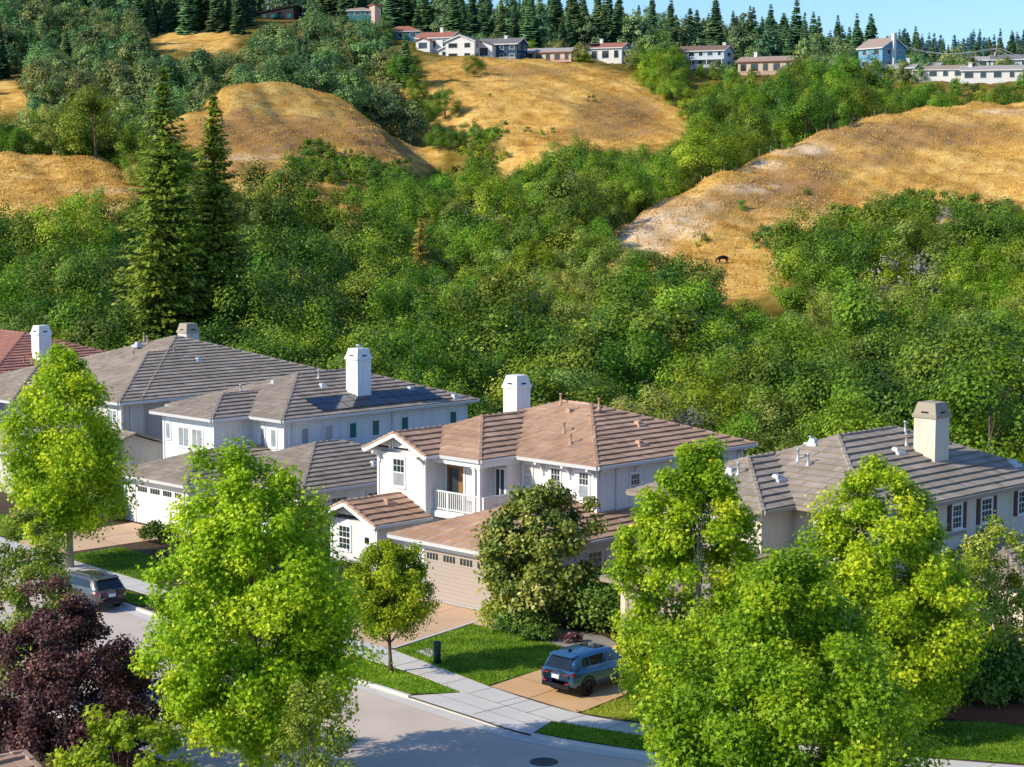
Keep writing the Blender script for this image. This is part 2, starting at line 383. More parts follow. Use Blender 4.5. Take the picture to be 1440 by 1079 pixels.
def hz(X, Y):
    X = np.atleast_1d(np.asarray(X, float)); Y = np.atleast_1d(np.asarray(Y, float))
    out = np.empty(len(X))
    for s in range(0, len(X), 4000):
        q = np.stack([X[s:s + 4000], Y[s:s + 4000]], 1) / S_
        D = np.sqrt(((q[:, None] - CA[None]) ** 2).sum(-1))
        out[s:s + 4000] = -_k(D) @ WTS[:-3] + WTS[-3] + q @ WTS[-2:]
    u = C45 * ((X - OX) - (Y - OY)); v = C45 * ((X - OX) + (Y - OY))
    near = np.clip((34 - v) / 10, 0, 1)
    w = np.clip((Y - 235) / 30, 0, 1) * np.clip((700 - Y) / 60, 0, 1)
    fold = .42 * np.sin(X * .33 + .11 * Y + 1.3 * np.sin(Y * .045)) + .30 * np.sin(.52 * X - .21 * Y + 2.0) * np.cos(.13 * Y) + .22 * np.sin(.9 * X + .37 * Y + np.sin(X * .2)) + .16 * np.sin(1.7 * X - .6 * Y)
    return (out + w * fold * .8) * (1 - near) + (-.25) * near
def hz1(X, Y): return float(hz([X], [Y])[0])

def inpoly(px, py, poly):
    px = np.asarray(px); py = np.asarray(py); r = np.zeros(px.shape, bool); n = len(poly)
    for i in range(n):
        x1, y1 = poly[i]; x2, y2 = poly[(i + 1) % n]
        c = ((y1 > py) != (y2 > py)) & (px < (x2 - x1) * (py - y1) / (y2 - y1 + 1e-9) + x1)
        r ^= c
    return r
GRASS = {
 'A': ([(-80, 210), (0, 216), (60, 214), (120, 220), (170, 234), (205, 255), (185, 278), (150, 296), (70, 320), (0, 295), (-80, 300)], 250, 350),
 'B': ([(245, 178), (300, 138), (330, 124), (400, 121), (450, 123), (478, 122), (540, 150), (590, 185), (614, 212), (610, 236), (560, 234), (480, 214), (430, 212), (412, 225), (430, 248), (500, 268), (507, 294), (455, 292), (330, 258), (285, 230)], 320, 490),
 'C': ([(560, 130), (590, 102), (640, 87), (700, 84), (800, 92), (900, 120), (955, 152), (978, 180), (935, 204), (880, 205), (800, 202), (745, 228), (708, 250), (698, 240), (722, 205), (700, 185), (640, 178), (610, 165)], 395, 600),
 'D': ([(866, 322), (960, 265), (1010, 244), (1100, 205), (1200, 169), (1300, 152), (1440, 144), (1520, 142), (1520, 300), (1440, 300), (1380, 284), (1320, 280), (1200, 306), (1150, 296), (1118, 325), (1090, 350), (1080, 412), (1010, 416), (1000, 372), (940, 356), (900, 350)], 225, 435),
 'E': ([(215, 52), (300, 44), (335, 55), (300, 70), (235, 68)], 600, 690),
 'F': ([(-40, 105), (15, 112), (45, 132), (30, 150), (-40, 150)], 400, 560),
}
def grass_mask(X, Y, z, grow=0):
    px, py = proj(X, Y, z); m = np.zeros(len(X), bool)
    for poly, a, b in GRASS.values(): m |= inpoly(px, py, poly) & (Y > a) & (Y < b)
    return m

CREST = {'A': ([0, 200], [326, 322]), 'B': ([250, 340, 450, 540, 612], [398, 440, 460, 425, 405]), 'C': ([570, 640, 700, 830, 900, 988], [528, 565, 578, 568, 548, 498]), 'D': ([868, 960, 1060, 1150, 1260, 1440], [272, 297, 328, 360, 394, 424]), 'E': ([0, 1], [690, 690]), 'F': ([0, 1], [560, 560])}
def grass_mask1(k, X, Y, z):
    px, py = proj(X, Y, z); poly, a, b = GRASS[k]; return inpoly(px, py, poly) & (Y > a) & (Y < b)

def make_terrain():
    ys = np.concatenate([np.arange(-30, 100, 10), np.arange(100, 640, 2.4), np.arange(640, 1000, 8), np.arange(1000, 2600, 80)])
    us = np.concatenate([np.linspace(-2.2, -.42, 10), np.linspace(-.40, .40, 250), np.linspace(.42, 2.2, 10)])
    X = us[None] * (np.maximum(ys, 0)[:, None] * .82 + 70); Y = np.repeat(ys[:, None], len(us), 1)
    z = hz(X.ravel(), Y.ravel())
    far = Y.ravel() > 1300; z[far] = np.minimum(z[far], 35 - (Y.ravel()[far] - 1300) * .04)
    V = np.stack([X.ravel(), Y.ravel(), z], 1)
    # worn contour tracks and small hummocks on the open hills
    gm = np.zeros(len(V)); q0, q1 = proj(V[:, 0], V[:, 1], V[:, 2])
    for poly, ya, yb in GRASS.values():          # soft edge: average over a small neighbourhood
        inY = (V[:, 1] > ya - 10) & (V[:, 1] < yb + 25); acc = np.zeros(len(V))
        for dx, dy in ((0, 0), (9, 0), (-9, 0), (0, 6), (0, -6), (18, 0), (-18, 0), (0, 13), (0, -13), (12, 9), (-12, 9), (12, -9), (-12, -9)):
            acc += inpoly(q0 + dx, q1 + dy, poly)
        if poly is GRASS['D'][0]: inY &= V[:, 1] < np.interp(q0, *CREST['D']) + 12
        gm = np.maximum(gm, np.clip(acc / 13 * 2.6, 0, 1) * inY)
    gtuft = gm.copy(); gm = np.maximum(gm, np.clip((V[:, 1] - 222) / 25, 0, 1) * np.where(V[:, 1] > 345, .28, 1) * (.80 + .15 * np.sin(V[:, 0] * .31) * np.cos(V[:, 1] * .23)))
    V[:, 2] += gtuft * (RNG.normal(0, .05, len(V)) + (.10) * np.sin(V[:, 2] * 2.6 + .03 * V[:, 0]) * (V[:, 0] < -20) * (V[:, 1] > 350))
    nx, ny = len(us), len(ys); i = np.arange(nx * ny).reshape(ny, nx)
    Fq = np.stack([i[:-1, :-1], i[:-1, 1:], i[1:, 1:], i[1:, :-1]], -1).reshape(-1, 4)
    px, py = proj(V[:, 0], V[:, 1], V[:, 2])
    def blob(lst):
        a = np.zeros(len(V))
        for x, y, rx, ry, k, y0, y1 in lst:
            d = ((px - x) / rx) ** 2 + ((py - y) / ry) ** 2
            a = np.maximum(a, k * np.clip(1.4 - d, 0, 1) * ((V[:, 1] > y0) & (V[:, 1] < y1)))
        return a
    dirt = blob([(905, 325, 45, 26, 1, 240, 320), (945, 315, 60, 20, .9, 240, 320), (960, 290, 60, 14, .5, 240, 330), (1120, 210, 55, 9, .85, 300, 380), (1070, 232, 40, 8, .6, 300, 380), (1060, 265, 55, 7, .5, 280, 360), (150, 268, 60, 6, .5, 250, 350), (920, 345, 30, 14, .8, 230, 300), (1415, 158, 45, 5, .6, 330, 450), (340, 222, 60, 5, .6, 330, 450)])
    brown = blob([(1090, 272, 90, 24, .9, 270, 370), (1130, 245, 60, 16, .7, 280, 370), (1280, 190, 160, 20, .7, 300, 420), (1190, 225, 110, 12, .5, 300, 420), (870, 160, 60, 26, .7, 420, 600), (740, 100, 70, 8, .45, 500, 600), (380, 190, 120, 26, .75, 350, 480), (360, 185, 20, 12, 1, 350, 480), (380, 205, 22, 10, 1, 350, 480), (405, 195, 16, 10, 1, 350, 480), (340, 160, 18, 8, .9, 350, 480), (540, 185, 60, 36, 1, 380, 480), (330, 240, 90, 14, .5, 330, 430), (860, 185, 80, 12, .5, 400, 500), (1000, 300, 110, 14, .35, 240, 330)])  # brown grass patches; the one on hill B's right flank is painted-in shade
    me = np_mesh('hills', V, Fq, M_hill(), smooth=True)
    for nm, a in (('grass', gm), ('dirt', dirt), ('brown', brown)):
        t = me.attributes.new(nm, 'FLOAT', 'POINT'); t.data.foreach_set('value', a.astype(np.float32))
    tag(link('hills', me), kind='structure')

def M_hill():
    m, n, out = new_mat('golden_hill_grass'); p = n.nodes.new('ShaderNodeBsdfPrincipled'); vec = coords(n)
    big = noise(n, vec, .05, 5, .6); med = noise(n, coords(n, (.5, .35, 1.4)), .45, 6, .7); fine = noise(n, coords(n, (1, .6, 1.2)), 2.2, 5, .8)
    f = math_(n, 'ADD', math_(n, 'ADD', math_(n, 'MULTIPLY', med, .45), math_(n, 'MULTIPLY', fine, .30)), math_(n, 'MULTIPLY', big, .25))
    gold = ramp(n, f, [(.35, (.26, .115, .025)), (.44, (.52, .27, .055)), (.53, (.74, .46, .13)), (.64, (.95, .69, .28))])
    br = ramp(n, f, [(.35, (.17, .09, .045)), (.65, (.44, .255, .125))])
    dr = ramp(n, f, [(.35, (.62, .42, .24)), (.65, (.92, .72, .47))])
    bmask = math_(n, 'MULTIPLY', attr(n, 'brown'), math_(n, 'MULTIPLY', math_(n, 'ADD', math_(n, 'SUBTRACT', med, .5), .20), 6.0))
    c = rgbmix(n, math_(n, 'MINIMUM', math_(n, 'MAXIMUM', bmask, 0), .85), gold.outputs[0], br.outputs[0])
    scuff = ramp(n, noise(n, coords(n, (.22, .5, 1.5)), .5, 4, .65), [(.56, (0, 0, 0)), (.66, (1, 1, 1))])
    c = rgbmix(n, math_(n, 'MULTIPLY', scuff.outputs[0], .75), c, (.34, .165, .055))
    dmask = math_(n, 'MULTIPLY', attr(n, 'dirt'), math_(n, 'MULTIPLY', math_(n, 'ADD', math_(n, 'SUBTRACT', med, .5), .3), 3.4))
    c = rgbmix(n, math_(n, 'MINIMUM', math_(n, 'MAXIMUM', dmask, 0), 1), c, dr.outputs[0])
    wood = ramp(n, f, [(.35, (.018, .03, .005)), (.5, (.06, .075, .014)), (.65, (.16, .13, .035))])
    c = rgbmix(n, attr(n, 'grass'), wood.outputs[0], c)
    n.links.new(c, p.inputs['Base Color']); p.inputs['Roughness'].default_value = 1; p.inputs['Specular IOR Level'].default_value = 0
    n.links.new(bump(n, f, .55, .6), p.inputs['Normal']); n.links.new(p.outputs[0], out.inputs[0]); return m

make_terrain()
def hill_tufts():
    rng = np.random.default_rng(31); Ps = []
    for k, (poly, ya, yb) in GRASS.items():
        if k in 'EF': continue
        n = {'A': 45000, 'B': 60000, 'C': 70000, 'D': 95000}[k]; xs = [p[0] for p in poly]
        Y = rng.uniform(ya, yb, n); px = rng.uniform(min(xs) - 10, max(xs) + 10, n); X = (px - 720) / F * Y; z = hz(X, Y); p, q = proj(X, Y, z)
        ok = inpoly(p, q, poly) | inpoly(p + 8, q + 6, poly) | inpoly(p - 8, q + 6, poly); Ps.append(np.stack([X[ok], Y[ok], z[ok]], 1))
    P = np.vstack(Ps); n = len(P); h = rng.uniform(.12, .34, n); a = rng.random(n) * 6.283
    s = np.stack([np.cos(a), np.sin(a), np.zeros(n)], 1) * (rng.uniform(.03, .10, n))[:, None]; t = np.stack([rng.normal(.1, .25, n), rng.normal(0, .25, n), np.ones(n)], 1) * h[:, None]
    b = P - (0, 0, .08); V = np.stack([b - s, b + s, b + s * .6 + t, b - s * .6 + t], 1).reshape(-1, 3)
    pat = np.sin(P[:, 0] * .21 + 2 * np.sin(P[:, 1] * .07)) * np.cos(P[:, 2] * 1.1 + P[:, 0] * .05)
    tn = np.clip(.5 + .22 * pat + rng.normal(0, .2, n), 0, 1)
    tag(link('dry_grass', np_mesh('dry_grass', V, np.arange(4 * n).reshape(-1, 4), M['straw'], np.repeat(tn, 4))), 'dry golden grass tufts covering the open hills', 'grass', kind='stuff')
hill_tufts()

# ------------------------------------------------------------------ foliage generators
def unit(a): return a / (np.linalg.norm(a, axis=1, keepdims=True) + 1e-9)
LOBE = {  # leaf outlines in leaf space: x across, y along
 'diamond': ([(0, -.5), (.36, .02), (0, .55), (-.36, .02)], [[0, 1, 2, 3]]),
 'spray': ([(-.10, -.5), (.10, -.5), (.30, .1), (0, .6), (-.30, .1), (0, 0)], [[0, 1, 2, 5], [0, 5, 4, 4], [5, 2, 3, 4]]),
 'palm': ([(0, -.45), (.18, -.1), (.55, -.12), (.20, .16), (0, .6), (-.20, .16), (-.55, -.12), (-.18, -.1)], [[0, 1, 2, 3], [0, 3, 4, 5], [0, 5, 6, 7]]),
}
def leaves(P, N, size, tone, shape='diamond', rng=RNG, fold=.18, along=None):
    n = len(P); N = unit(N)
    t = rng.normal(size=(n, 3)) if along is None else along + rng.normal(0, .15, (n, 3))
    T = unit(np.cross(N, np.cross(t, N) + 1e-6)); B = np.cross(N, T)
    out, faces = LOBE[shape]; k = len(out)
    o = np.array(out)
    V = P[:, None] + size[:, None, None] * (B[:, None] * o[None, :, 0, None] + T[:, None] * o[None, :, 1, None]) \
        - size[:, None, None] * fold * N[:, None] * (np.abs(o[None, :, 0, None]) * 1.2 + (o[None, :, 1, None] > .3) * .3)
    fc = np.array([f for f in faces if len(set(f)) == 4])
    Fq = (np.arange(n)[:, None, None] * k + fc[None]).reshape(-1, 4)
    return V.reshape(-1, 3), Fq, np.repeat(tone, k)

def clumps_in(rng, H, Rr, z0, prof, n, inner=.45):
    """clump centres inside a crown: prof(t) gives the relative radius at height fraction t"""
    C = []
    while len(C) < n:
        t = rng.random(); r = prof(t)
        if rng.random() > r ** 1.3 + .08: continue
        a = rng.random() * 2 * math.pi; q = (inner + (1 - inner) * rng.random() ** .6) * r * Rr * (1 + .18 * math.sin(3 * a + 7 * t))
        C.append((q * math.cos(a), q * math.sin(a), z0 + t * (H - z0)))
    return np.array(C)

def crown(rng, C, rad, nleaf, size, shape, axis_z=None, up=.55, yellow=0.0, flat=.8, tn=.16, ctn=.13, nr=.62):
    """leaves scattered on the shells of clumps C"""
    n = len(C); k = nleaf
    d = unit(rng.normal(size=(n * k, 3))); d[:, 2] *= flat
    cc = np.repeat(C, k, 0); rr = np.repeat(rad, k)
    P = cc + d * (rr * (.25 + .85 * rng.random(n * k) ** .75 + .35 * (rng.random(n * k) < .06)))[:, None]
    ctr = C.mean(0); outw = unit((P - ctr) * np.array([1, 1, .6]))
    N = outw * .5 + d * .5 + np.array([0, 0, up]) + rng.normal(0, nr, (n * k, 3))
    ctone = np.repeat(rng.normal(.42, ctn, n), k)
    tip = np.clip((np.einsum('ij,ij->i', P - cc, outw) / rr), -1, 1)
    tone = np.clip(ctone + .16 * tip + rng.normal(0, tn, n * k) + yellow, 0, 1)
    sz = size * (.7 + .6 * rng.random(n * k))
    return leaves(P, N, sz, tone, shape, rng)

def limbs(mb, rng, C, H, r0, base=(0, 0), trunk_top=.8, nb=14, lean=0.0, m=0, z_lo=.22):
    pts = []; rad = []
    for i in range(9):
        t = i / 8; z = t * H * trunk_top
        pts.append((base[0] + lean * t * t + .05 * math.sin(5 * t + r0 * 30) * H * .15, base[1] + .04 * math.cos(4 * t) * H * .1 - .04 * H * .1, z)); rad.append(r0 * (1 - .86 * t) * (1.35 if i == 0 else 1))
    mb.tube(pts, rad, 9, m)
    idx = rng.permutation(len(C))[:nb]
    for j in idx:
        c = C[j]; t = np.clip((c[2] / H - .25) * rng.uniform(.55, .9), z_lo, .92); f = t * 8 / trunk_top
        i0 = int(min(f, 7)); w = min(f, 8) - i0
        s = np.array(pts[i0]) * (1 - w) + np.array(pts[i0 + 1]) * w
        mid = s * .5 + c * .5 + np.array([0, 0, -.06 * H * rng.random()]); rr = r0 * .32 * (1 - .5 * t)
        mb.tube([s, s * .72 + mid * .28, mid, c], [rr, rr * .8, rr * .55, rr * .22], 6, m)

PROF = {
 'ovoid': lambda t: (.6 + .4 * t / .3) if t < .3 else max(.02, 1 - ((t - .3) / .72) ** 1.7) ** .72,
 'round': lambda t: math.sqrt(max(0.02, 1 - (2 * t - 1) ** 2)),
 'dome': lambda t: math.sqrt(max(0.02, 1 - (t * .98) ** 2)) * (.8 + .2 * min(1, t / .25)),
 'vase': lambda t: .35 + .65 * math.sin(math.pi * min(1, t * .85 + .12)),
}
def big_tree(name, label, cat, loc, H, Rr, z0, prof, leaf, nclump, nleaf, lsize, shape='palm', seed=1, crad=(.7, 1.15), bark='bark', r0=.16, group=None, yellow=0., nb=16, lean=0., sx=1., inner=.45, extra=None, up=.55):
    rng = np.random.default_rng(seed)
    C = clumps_in(rng, H, Rr, z0, PROF[prof], nclump, inner); C[:, 0] *= sx
    rad = rng.uniform(crad[0], crad[1], len(C)) * (1 - .35 * (C[:, 2] - z0) / (H - z0))
    top = C[:, 2].max(); C[:, 2] -= max(0, top + .5 * rad[C[:, 2].argmax()] - H)
    if extra is not None:
        e = np.array(extra); C = np.vstack([C, e[:, :3]]); rad = np.concatenate([rad, e[:, 3]])
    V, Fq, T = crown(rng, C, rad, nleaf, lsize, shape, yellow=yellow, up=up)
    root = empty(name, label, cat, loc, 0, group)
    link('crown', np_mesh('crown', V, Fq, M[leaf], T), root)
    mb = MB(); limbs(mb, rng, C, H, r0, nb=nb, lean=lean); mb.build('trunk', M[bark], root, True)
    return root

def wild_mesh(name, seed, H, Rr, z0, leaf, nclump, nleaf, lsize, prof='dome', shape='diamond', crad=(.8, 1.4), bare=0, up=.5, bark='bark', flat=.8):
    """one-mesh tree for the far woods: trunk, a few limbs and a leafy crown"""
    rng = np.random.default_rng(seed)
    C = clumps_in(rng, H, Rr, z0, PROF[prof], nclump, .5)
    rad = rng.uniform(crad[0], crad[1], len(C)); C[:, 2] -= max(0, C[:, 2].max() + .5 - H)
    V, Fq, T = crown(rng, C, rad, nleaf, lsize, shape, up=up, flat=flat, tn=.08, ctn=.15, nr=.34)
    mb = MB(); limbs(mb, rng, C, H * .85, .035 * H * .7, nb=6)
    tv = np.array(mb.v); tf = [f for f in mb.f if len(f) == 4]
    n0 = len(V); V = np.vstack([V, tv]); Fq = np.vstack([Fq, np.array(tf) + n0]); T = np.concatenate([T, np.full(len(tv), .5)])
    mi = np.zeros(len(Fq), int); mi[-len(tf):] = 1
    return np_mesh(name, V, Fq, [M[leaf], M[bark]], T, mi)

def fir_mesh(name, seed, H, Rr, leaf, tiers=26, per=8, droop=.35, bare=.08, gap=0.0, ragged=.3, bark='bark'):
    rng = np.random.default_rng(seed); V = []; Fq = []; T = []
    for i in range(tiers):
        t = bare + (1 - bare) * (i + rng.random() * .6) / tiers
        if rng.random() < gap: continue
        z = H * t; r = Rr * (1 - t) ** .8 * (1 + .0) + .02 * Rr
        for j in range(per):
            a = rng.random() * 6.283; l = r * rng.uniform(1 - ragged, 1 + ragged * .6); w = l * .30 + .12 * Rr
            d = np.array([math.cos(a), math.sin(a), 0]); s = np.array([-d[1], d[0], 0])
            p0 = np.array([0, 0, z + .10 * l]); p1 = d * l * .55 + np.array([0, 0, z - .05 * l * droop]); p2 = d * l + np.array([0, 0, z - l * droop * .6 + .05 * l])
            tw = rng.normal(0, .25)
            k = len(V); up = np.array([0, 0, w * .5 * tw])
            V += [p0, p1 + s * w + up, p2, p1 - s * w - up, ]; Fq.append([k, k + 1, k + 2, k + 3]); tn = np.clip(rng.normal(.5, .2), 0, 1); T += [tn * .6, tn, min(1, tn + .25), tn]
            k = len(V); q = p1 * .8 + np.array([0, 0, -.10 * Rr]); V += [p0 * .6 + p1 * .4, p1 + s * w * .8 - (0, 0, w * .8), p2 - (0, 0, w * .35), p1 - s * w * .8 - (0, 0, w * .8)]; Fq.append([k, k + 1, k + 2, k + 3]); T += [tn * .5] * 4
    mb = MB(); mb.tube([(0, 0, -.5), (0, 0, H * .5), (0, 0, H * .985)], [H * .014, H * .009, H * .002], 6)
    tf = [f for f in mb.f if len(f) == 4]; n0 = len(V)
    V = np.vstack([np.array(V), np.array(mb.v)]); Fq = np.vstack([np.array(Fq), np.array(tf) + n0]); T += [.5] * len(mb.v)
    mi = np.zeros(len(Fq), int); mi[-len(tf):] = 1
    return np_mesh(name, V, Fq, [M[leaf], M[bark]], T, mi)

def redwood(name, label, cat, loc, H, Rr, seed, leaf='redwood', z0=.06, gaps=.1, sparse_top=.0, tiers=70, per=9, group=None, dens=1.0, pw=.75):
    rng = np.random.default_rng(seed); P = []; N = []; SZ = []; TN = []; AL = []
    mb = MB(); mb.tube([(0, 0, -1), (0.1, 0, H * .35), (-.08, .05, H * .7), (0, 0, H)], [H * .017, H * .012, H * .006, .02], 9)
    for i in range(tiers):
        t = z0 + (1 - z0) * (i + rng.random()) / tiers; z = t * H
        r = Rr * (1 - t) ** pw + .25
        nb = per if t < 1 - sparse_top else max(3, int(per * .55))
        for j in range(nb):
            if rng.random() < gaps: continue
            a = rng.random() * 6.283; l = r * rng.uniform(.55, 1.12)
            d = np.array([math.cos(a), math.sin(a), 0]); rise = .25 * (t - .35) - .28 * (1 - t)
            m = max(4, int(l * 5.0 * dens)); s = (np.arange(m) + rng.random(m)) / m
            base = np.array([0, 0, z])
            pts = base + d * (l * s)[:, None] + np.stack([np.zeros(m), np.zeros(m), l * (rise * s + .16 * s * s)], 1)
            pts += rng.normal(0, .10, (m, 3)) * (1, 1, .6)
            side = np.array([-d[1], d[0], 0]) * rng.normal(0, 1, m)[:, None] * (.5 * l * .32 * (1 - s * .6))[:, None]
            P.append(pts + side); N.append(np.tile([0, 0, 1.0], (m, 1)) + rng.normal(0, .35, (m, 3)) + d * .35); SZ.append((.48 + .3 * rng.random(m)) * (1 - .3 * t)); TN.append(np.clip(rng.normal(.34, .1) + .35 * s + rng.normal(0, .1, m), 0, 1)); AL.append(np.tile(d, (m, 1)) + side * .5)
            if rng.random() < .5: mb.tube([base, base + d * l * .5 + np.array([0, 0, l * rise * .5]), base + d * l * .9 + np.array([0, 0, l * rise * .95])], [.05, .03, .01], 4, cap=False)
    V, Fq, T = leaves(np.vstack(P), np.vstack(N), np.concatenate(SZ), np.concatenate(TN), 'spray', rng, .35, np.vstack(AL))
    root = empty(name, label, cat, loc, 0, group)
    link('crown', np_mesh('crown', V, Fq, M[leaf], T), root); mb.build('trunk', M['bark'], root, True)
    return root

def shrub(name, label, cat, loc, rx, ry, h, leaf, n, size, seed, shape='diamond', group=None, rz=0, kind=None):
    rng = np.random.default_rng(seed)
    nc = max(5, int(n / 60)); a = rng.random(nc) * 6.283; q = rng.random(nc) ** .5
    C = np.stack([q * np.cos(a) * rx * .8, q * np.sin(a) * ry * .8, h * (.35 + .5 * rng.random(nc)) * (1 - .45 * q)], 1)
    V, Fq, T = crown(rng, C, np.full(nc, h * .32) * rng.uniform(.7, 1.2, nc), n // nc, size, shape)
    V[:, 2] = np.maximum(V[:, 2], -.05)
    return tag(link(name, np_mesh(name, V, Fq, M[leaf], T), None, loc, rz), label, cat, group)

# ------------------------------------------------------------------ woods in the valley and on the slopes
FAR_RECTS = [  # what the far houses show of themselves in the view, and their depth: no crown may stand in front of that
 (364, 8, 432, 28, 700), (457, 14, 498, 24, 690), (494, 14, 520, 22, 690), (522, 12, 545, 28, 690), (548, 46, 590, 58, 655), (585, 52, 645, 74, 640), (615, 62, 665, 90, 622), (666, 60, 735, 86, 622),
 (735, 70, 806, 90, 625), (822, 66, 884, 88, 635), (962, 68, 1030, 104, 620), (1034, 76, 1116, 104, 612), (1206, 70, 1275, 100, 560), (1262, 96, 1436, 114, 530)]
def scatter(x0, x1, y0, y1, s, rng, test):
    xs, ys = np.meshgrid(np.arange(x0, x1, s), np.arange(y0, y1, s))
    xs = xs + (np.arange(xs.shape[0]) % 2)[:, None] * s / 2
    X = xs.ravel() + rng.uniform(-.36, .36, xs.size) * s; Y = ys.ravel() + rng.uniform(-.36, .36, xs.size) * s
    px, _ = proj(X, Y, 5.0); k = (px > -60) & (px < 1500); X, Y = X[k], Y[k]
    z = hz(X, Y); k = test(X, Y, z); return X[k], Y[k], z[k]
def crown_clear(X, Y, z, H, Rr):
    bad = grass_mask(X, Y, z); q0, _ = proj(X, Y, z)
    behind = {k: Y > np.interp(q0, *CREST[k]) + 7 for k in CREST}
    for k in CREST: bad &= ~(grass_mask1(k, X, Y, z) & behind[k])
    for dh in (.35, .65, .95):
        for dr in (-.8, 0, .8):
            if dh > .9 and dr: continue
            px, py = proj(X + dr * Rr, Y, z + dh * H)
            for k, (poly, a, b) in GRASS.items(): bad |= inpoly(px, py, poly) & ~behind[k]
    for dh in (.05, .2, .35, .5, .65, .8, .95, 1.05):
        for dr in (-.7, 0, .7):
            if dh > .9 and dr: continue
            px, py = proj(X + dr * Rr, Y, z + dh * H)
            for x0, y0, x1, y1, D in FAR_RECTS: bad |= (px > x0) & (px < x1) & (py > y0) & (py < y1) & (Y < D + 8)
    return ~bad
class Kind:
    def __init__(s, name, label, cat, group, meshes): s.name, s.label, s.cat, s.group, s.meshes, s.n = name, label, cat, group, meshes, 0
    def put(s, X, Y, z, sc, rng):
        me = s.meshes[int(rng.integers(len(s.meshes)))]
        o = link(s.name, me, None, (X, Y, z - .3), rng.random() * 6.283, (sc * rng.uniform(.9, 1.12), sc * rng.uniform(.9, 1.12), sc * rng.uniform(.88, 1.15)))
        s.n += 1; return tag(o, s.label, s.cat, s.group)

OAK = [wild_mesh('oak_tree', 20 + i, 8, 4.1, 1.6, 'oak', 38, 230, .21, crad=(.9, 1.5)) for i in range(5)]
BAY = [wild_mesh('bay_tree', 40 + i, 8.4, 3.5, 1.0, 'oak_light', 38, 230, .20, prof='ovoid' if i % 2 else 'dome', crad=(.8, 1.3)) for i in range(5)]
WIL = [wild_mesh('willow_tree', 60 + i, 6.6, 3.9, .6, 'willow', 44, 230, .18, shape='diamond', crad=(.6, 1.1), up=.8) for i in range(5)]
SLP = [wild_mesh('slope_tree', 80 + i, 10, 4.6, 1.0, 'slope', 34, 90, .50, prof=('dome', 'ovoid', 'round', 'dome')[i], crad=(1.1, 1.9)) for i in range(4)]
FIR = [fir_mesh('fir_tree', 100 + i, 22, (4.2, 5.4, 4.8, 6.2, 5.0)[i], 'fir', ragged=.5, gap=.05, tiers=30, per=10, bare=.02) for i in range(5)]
CED = [wild_mesh('cedar_tree', 140 + i, 19, 5.0, 1.5, 'fir', 46, 70, .75, prof='ovoid', crad=(1.2, 2.1)) for i in range(3)]
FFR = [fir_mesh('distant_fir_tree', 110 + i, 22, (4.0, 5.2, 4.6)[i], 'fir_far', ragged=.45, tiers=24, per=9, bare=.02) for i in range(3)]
SHR = [wild_mesh('chaparral_shrub', 120 + i, 2.6, 1.9, .1, ('oak_light', 'willow', 'oak')[i], 14, 60, .26, crad=(.45, .8)) for i in range(3)]
GRY = [wild_mesh('bare_tree', 130 + i, 7, 3.0, 1.5, 'greyleaf', 26, 40, .22, prof='vase', crad=(.6, 1.0), bark='bark_pale') for i in range(2)]

K_OAK = Kind('oak_tree', 'dark green rounded oak among the valley woods', 'oak tree', 'oaks in the valley woods', OAK)
K_BAY = Kind('bay_tree', 'bright green leafy bay tree among the valley woods', 'bay tree', 'bay trees in the valley woods', BAY)
K_WIL = Kind('willow_tree', 'olive green feathery willow among the valley woods', 'willow tree', 'willows in the valley woods', WIL)
K_GRY = Kind('bare_tree', 'pale grey half bare tree among the green valley woods', 'bare tree', 'bare trees in the valley woods', GRY)
K_RAV = Kind('ravine_oak', 'tall dense oak in the ravine behind the right golden hill', 'oak tree', 'oaks in the ravine behind the right hill', OAK + BAY)
K_SLP = Kind('slope_tree', 'dusky green broadleaf tree on the wooded upper slope', 'slope tree', 'broadleaf trees on the upper slope', SLP)
K_FIR = Kind('fir_tree', 'tall dark pointed fir on the ridge below the sky', 'fir tree', 'firs along the ridge', FIR)
K_FFR = Kind('distant_fir_tree', 'fir tinted blue with haze on the skyline above the far right houses', 'fir tree', 'haze tinted firs on the right skyline', FFR)
K_SSH = Kind('slope_shrub', 'dull green bush between the trees of the upper slope', 'bush', 'bushes between the trees of the upper slope', SHR)
K_GUL = Kind('gully_oak', 'dark oak down in the shaded gully between the golden hills', 'oak tree', 'oaks in the shaded gully', OAK)
K_GAR = Kind('garden_bush', 'small green garden tree close around the ridge houses', 'garden tree', 'small garden trees around the ridge houses', SLP + BAY[:2])
K_CED = Kind('cedar_tree', 'broad dark evergreen crown among the firs behind the ridge houses', 'evergreen tree', 'broad evergreens behind the ridge houses', CED)
K_SHR = Kind('chaparral_shrub', 'low green shrub at the foot of the golden hills', 'shrub', 'shrubs at the foot of the golden hills', SHR)

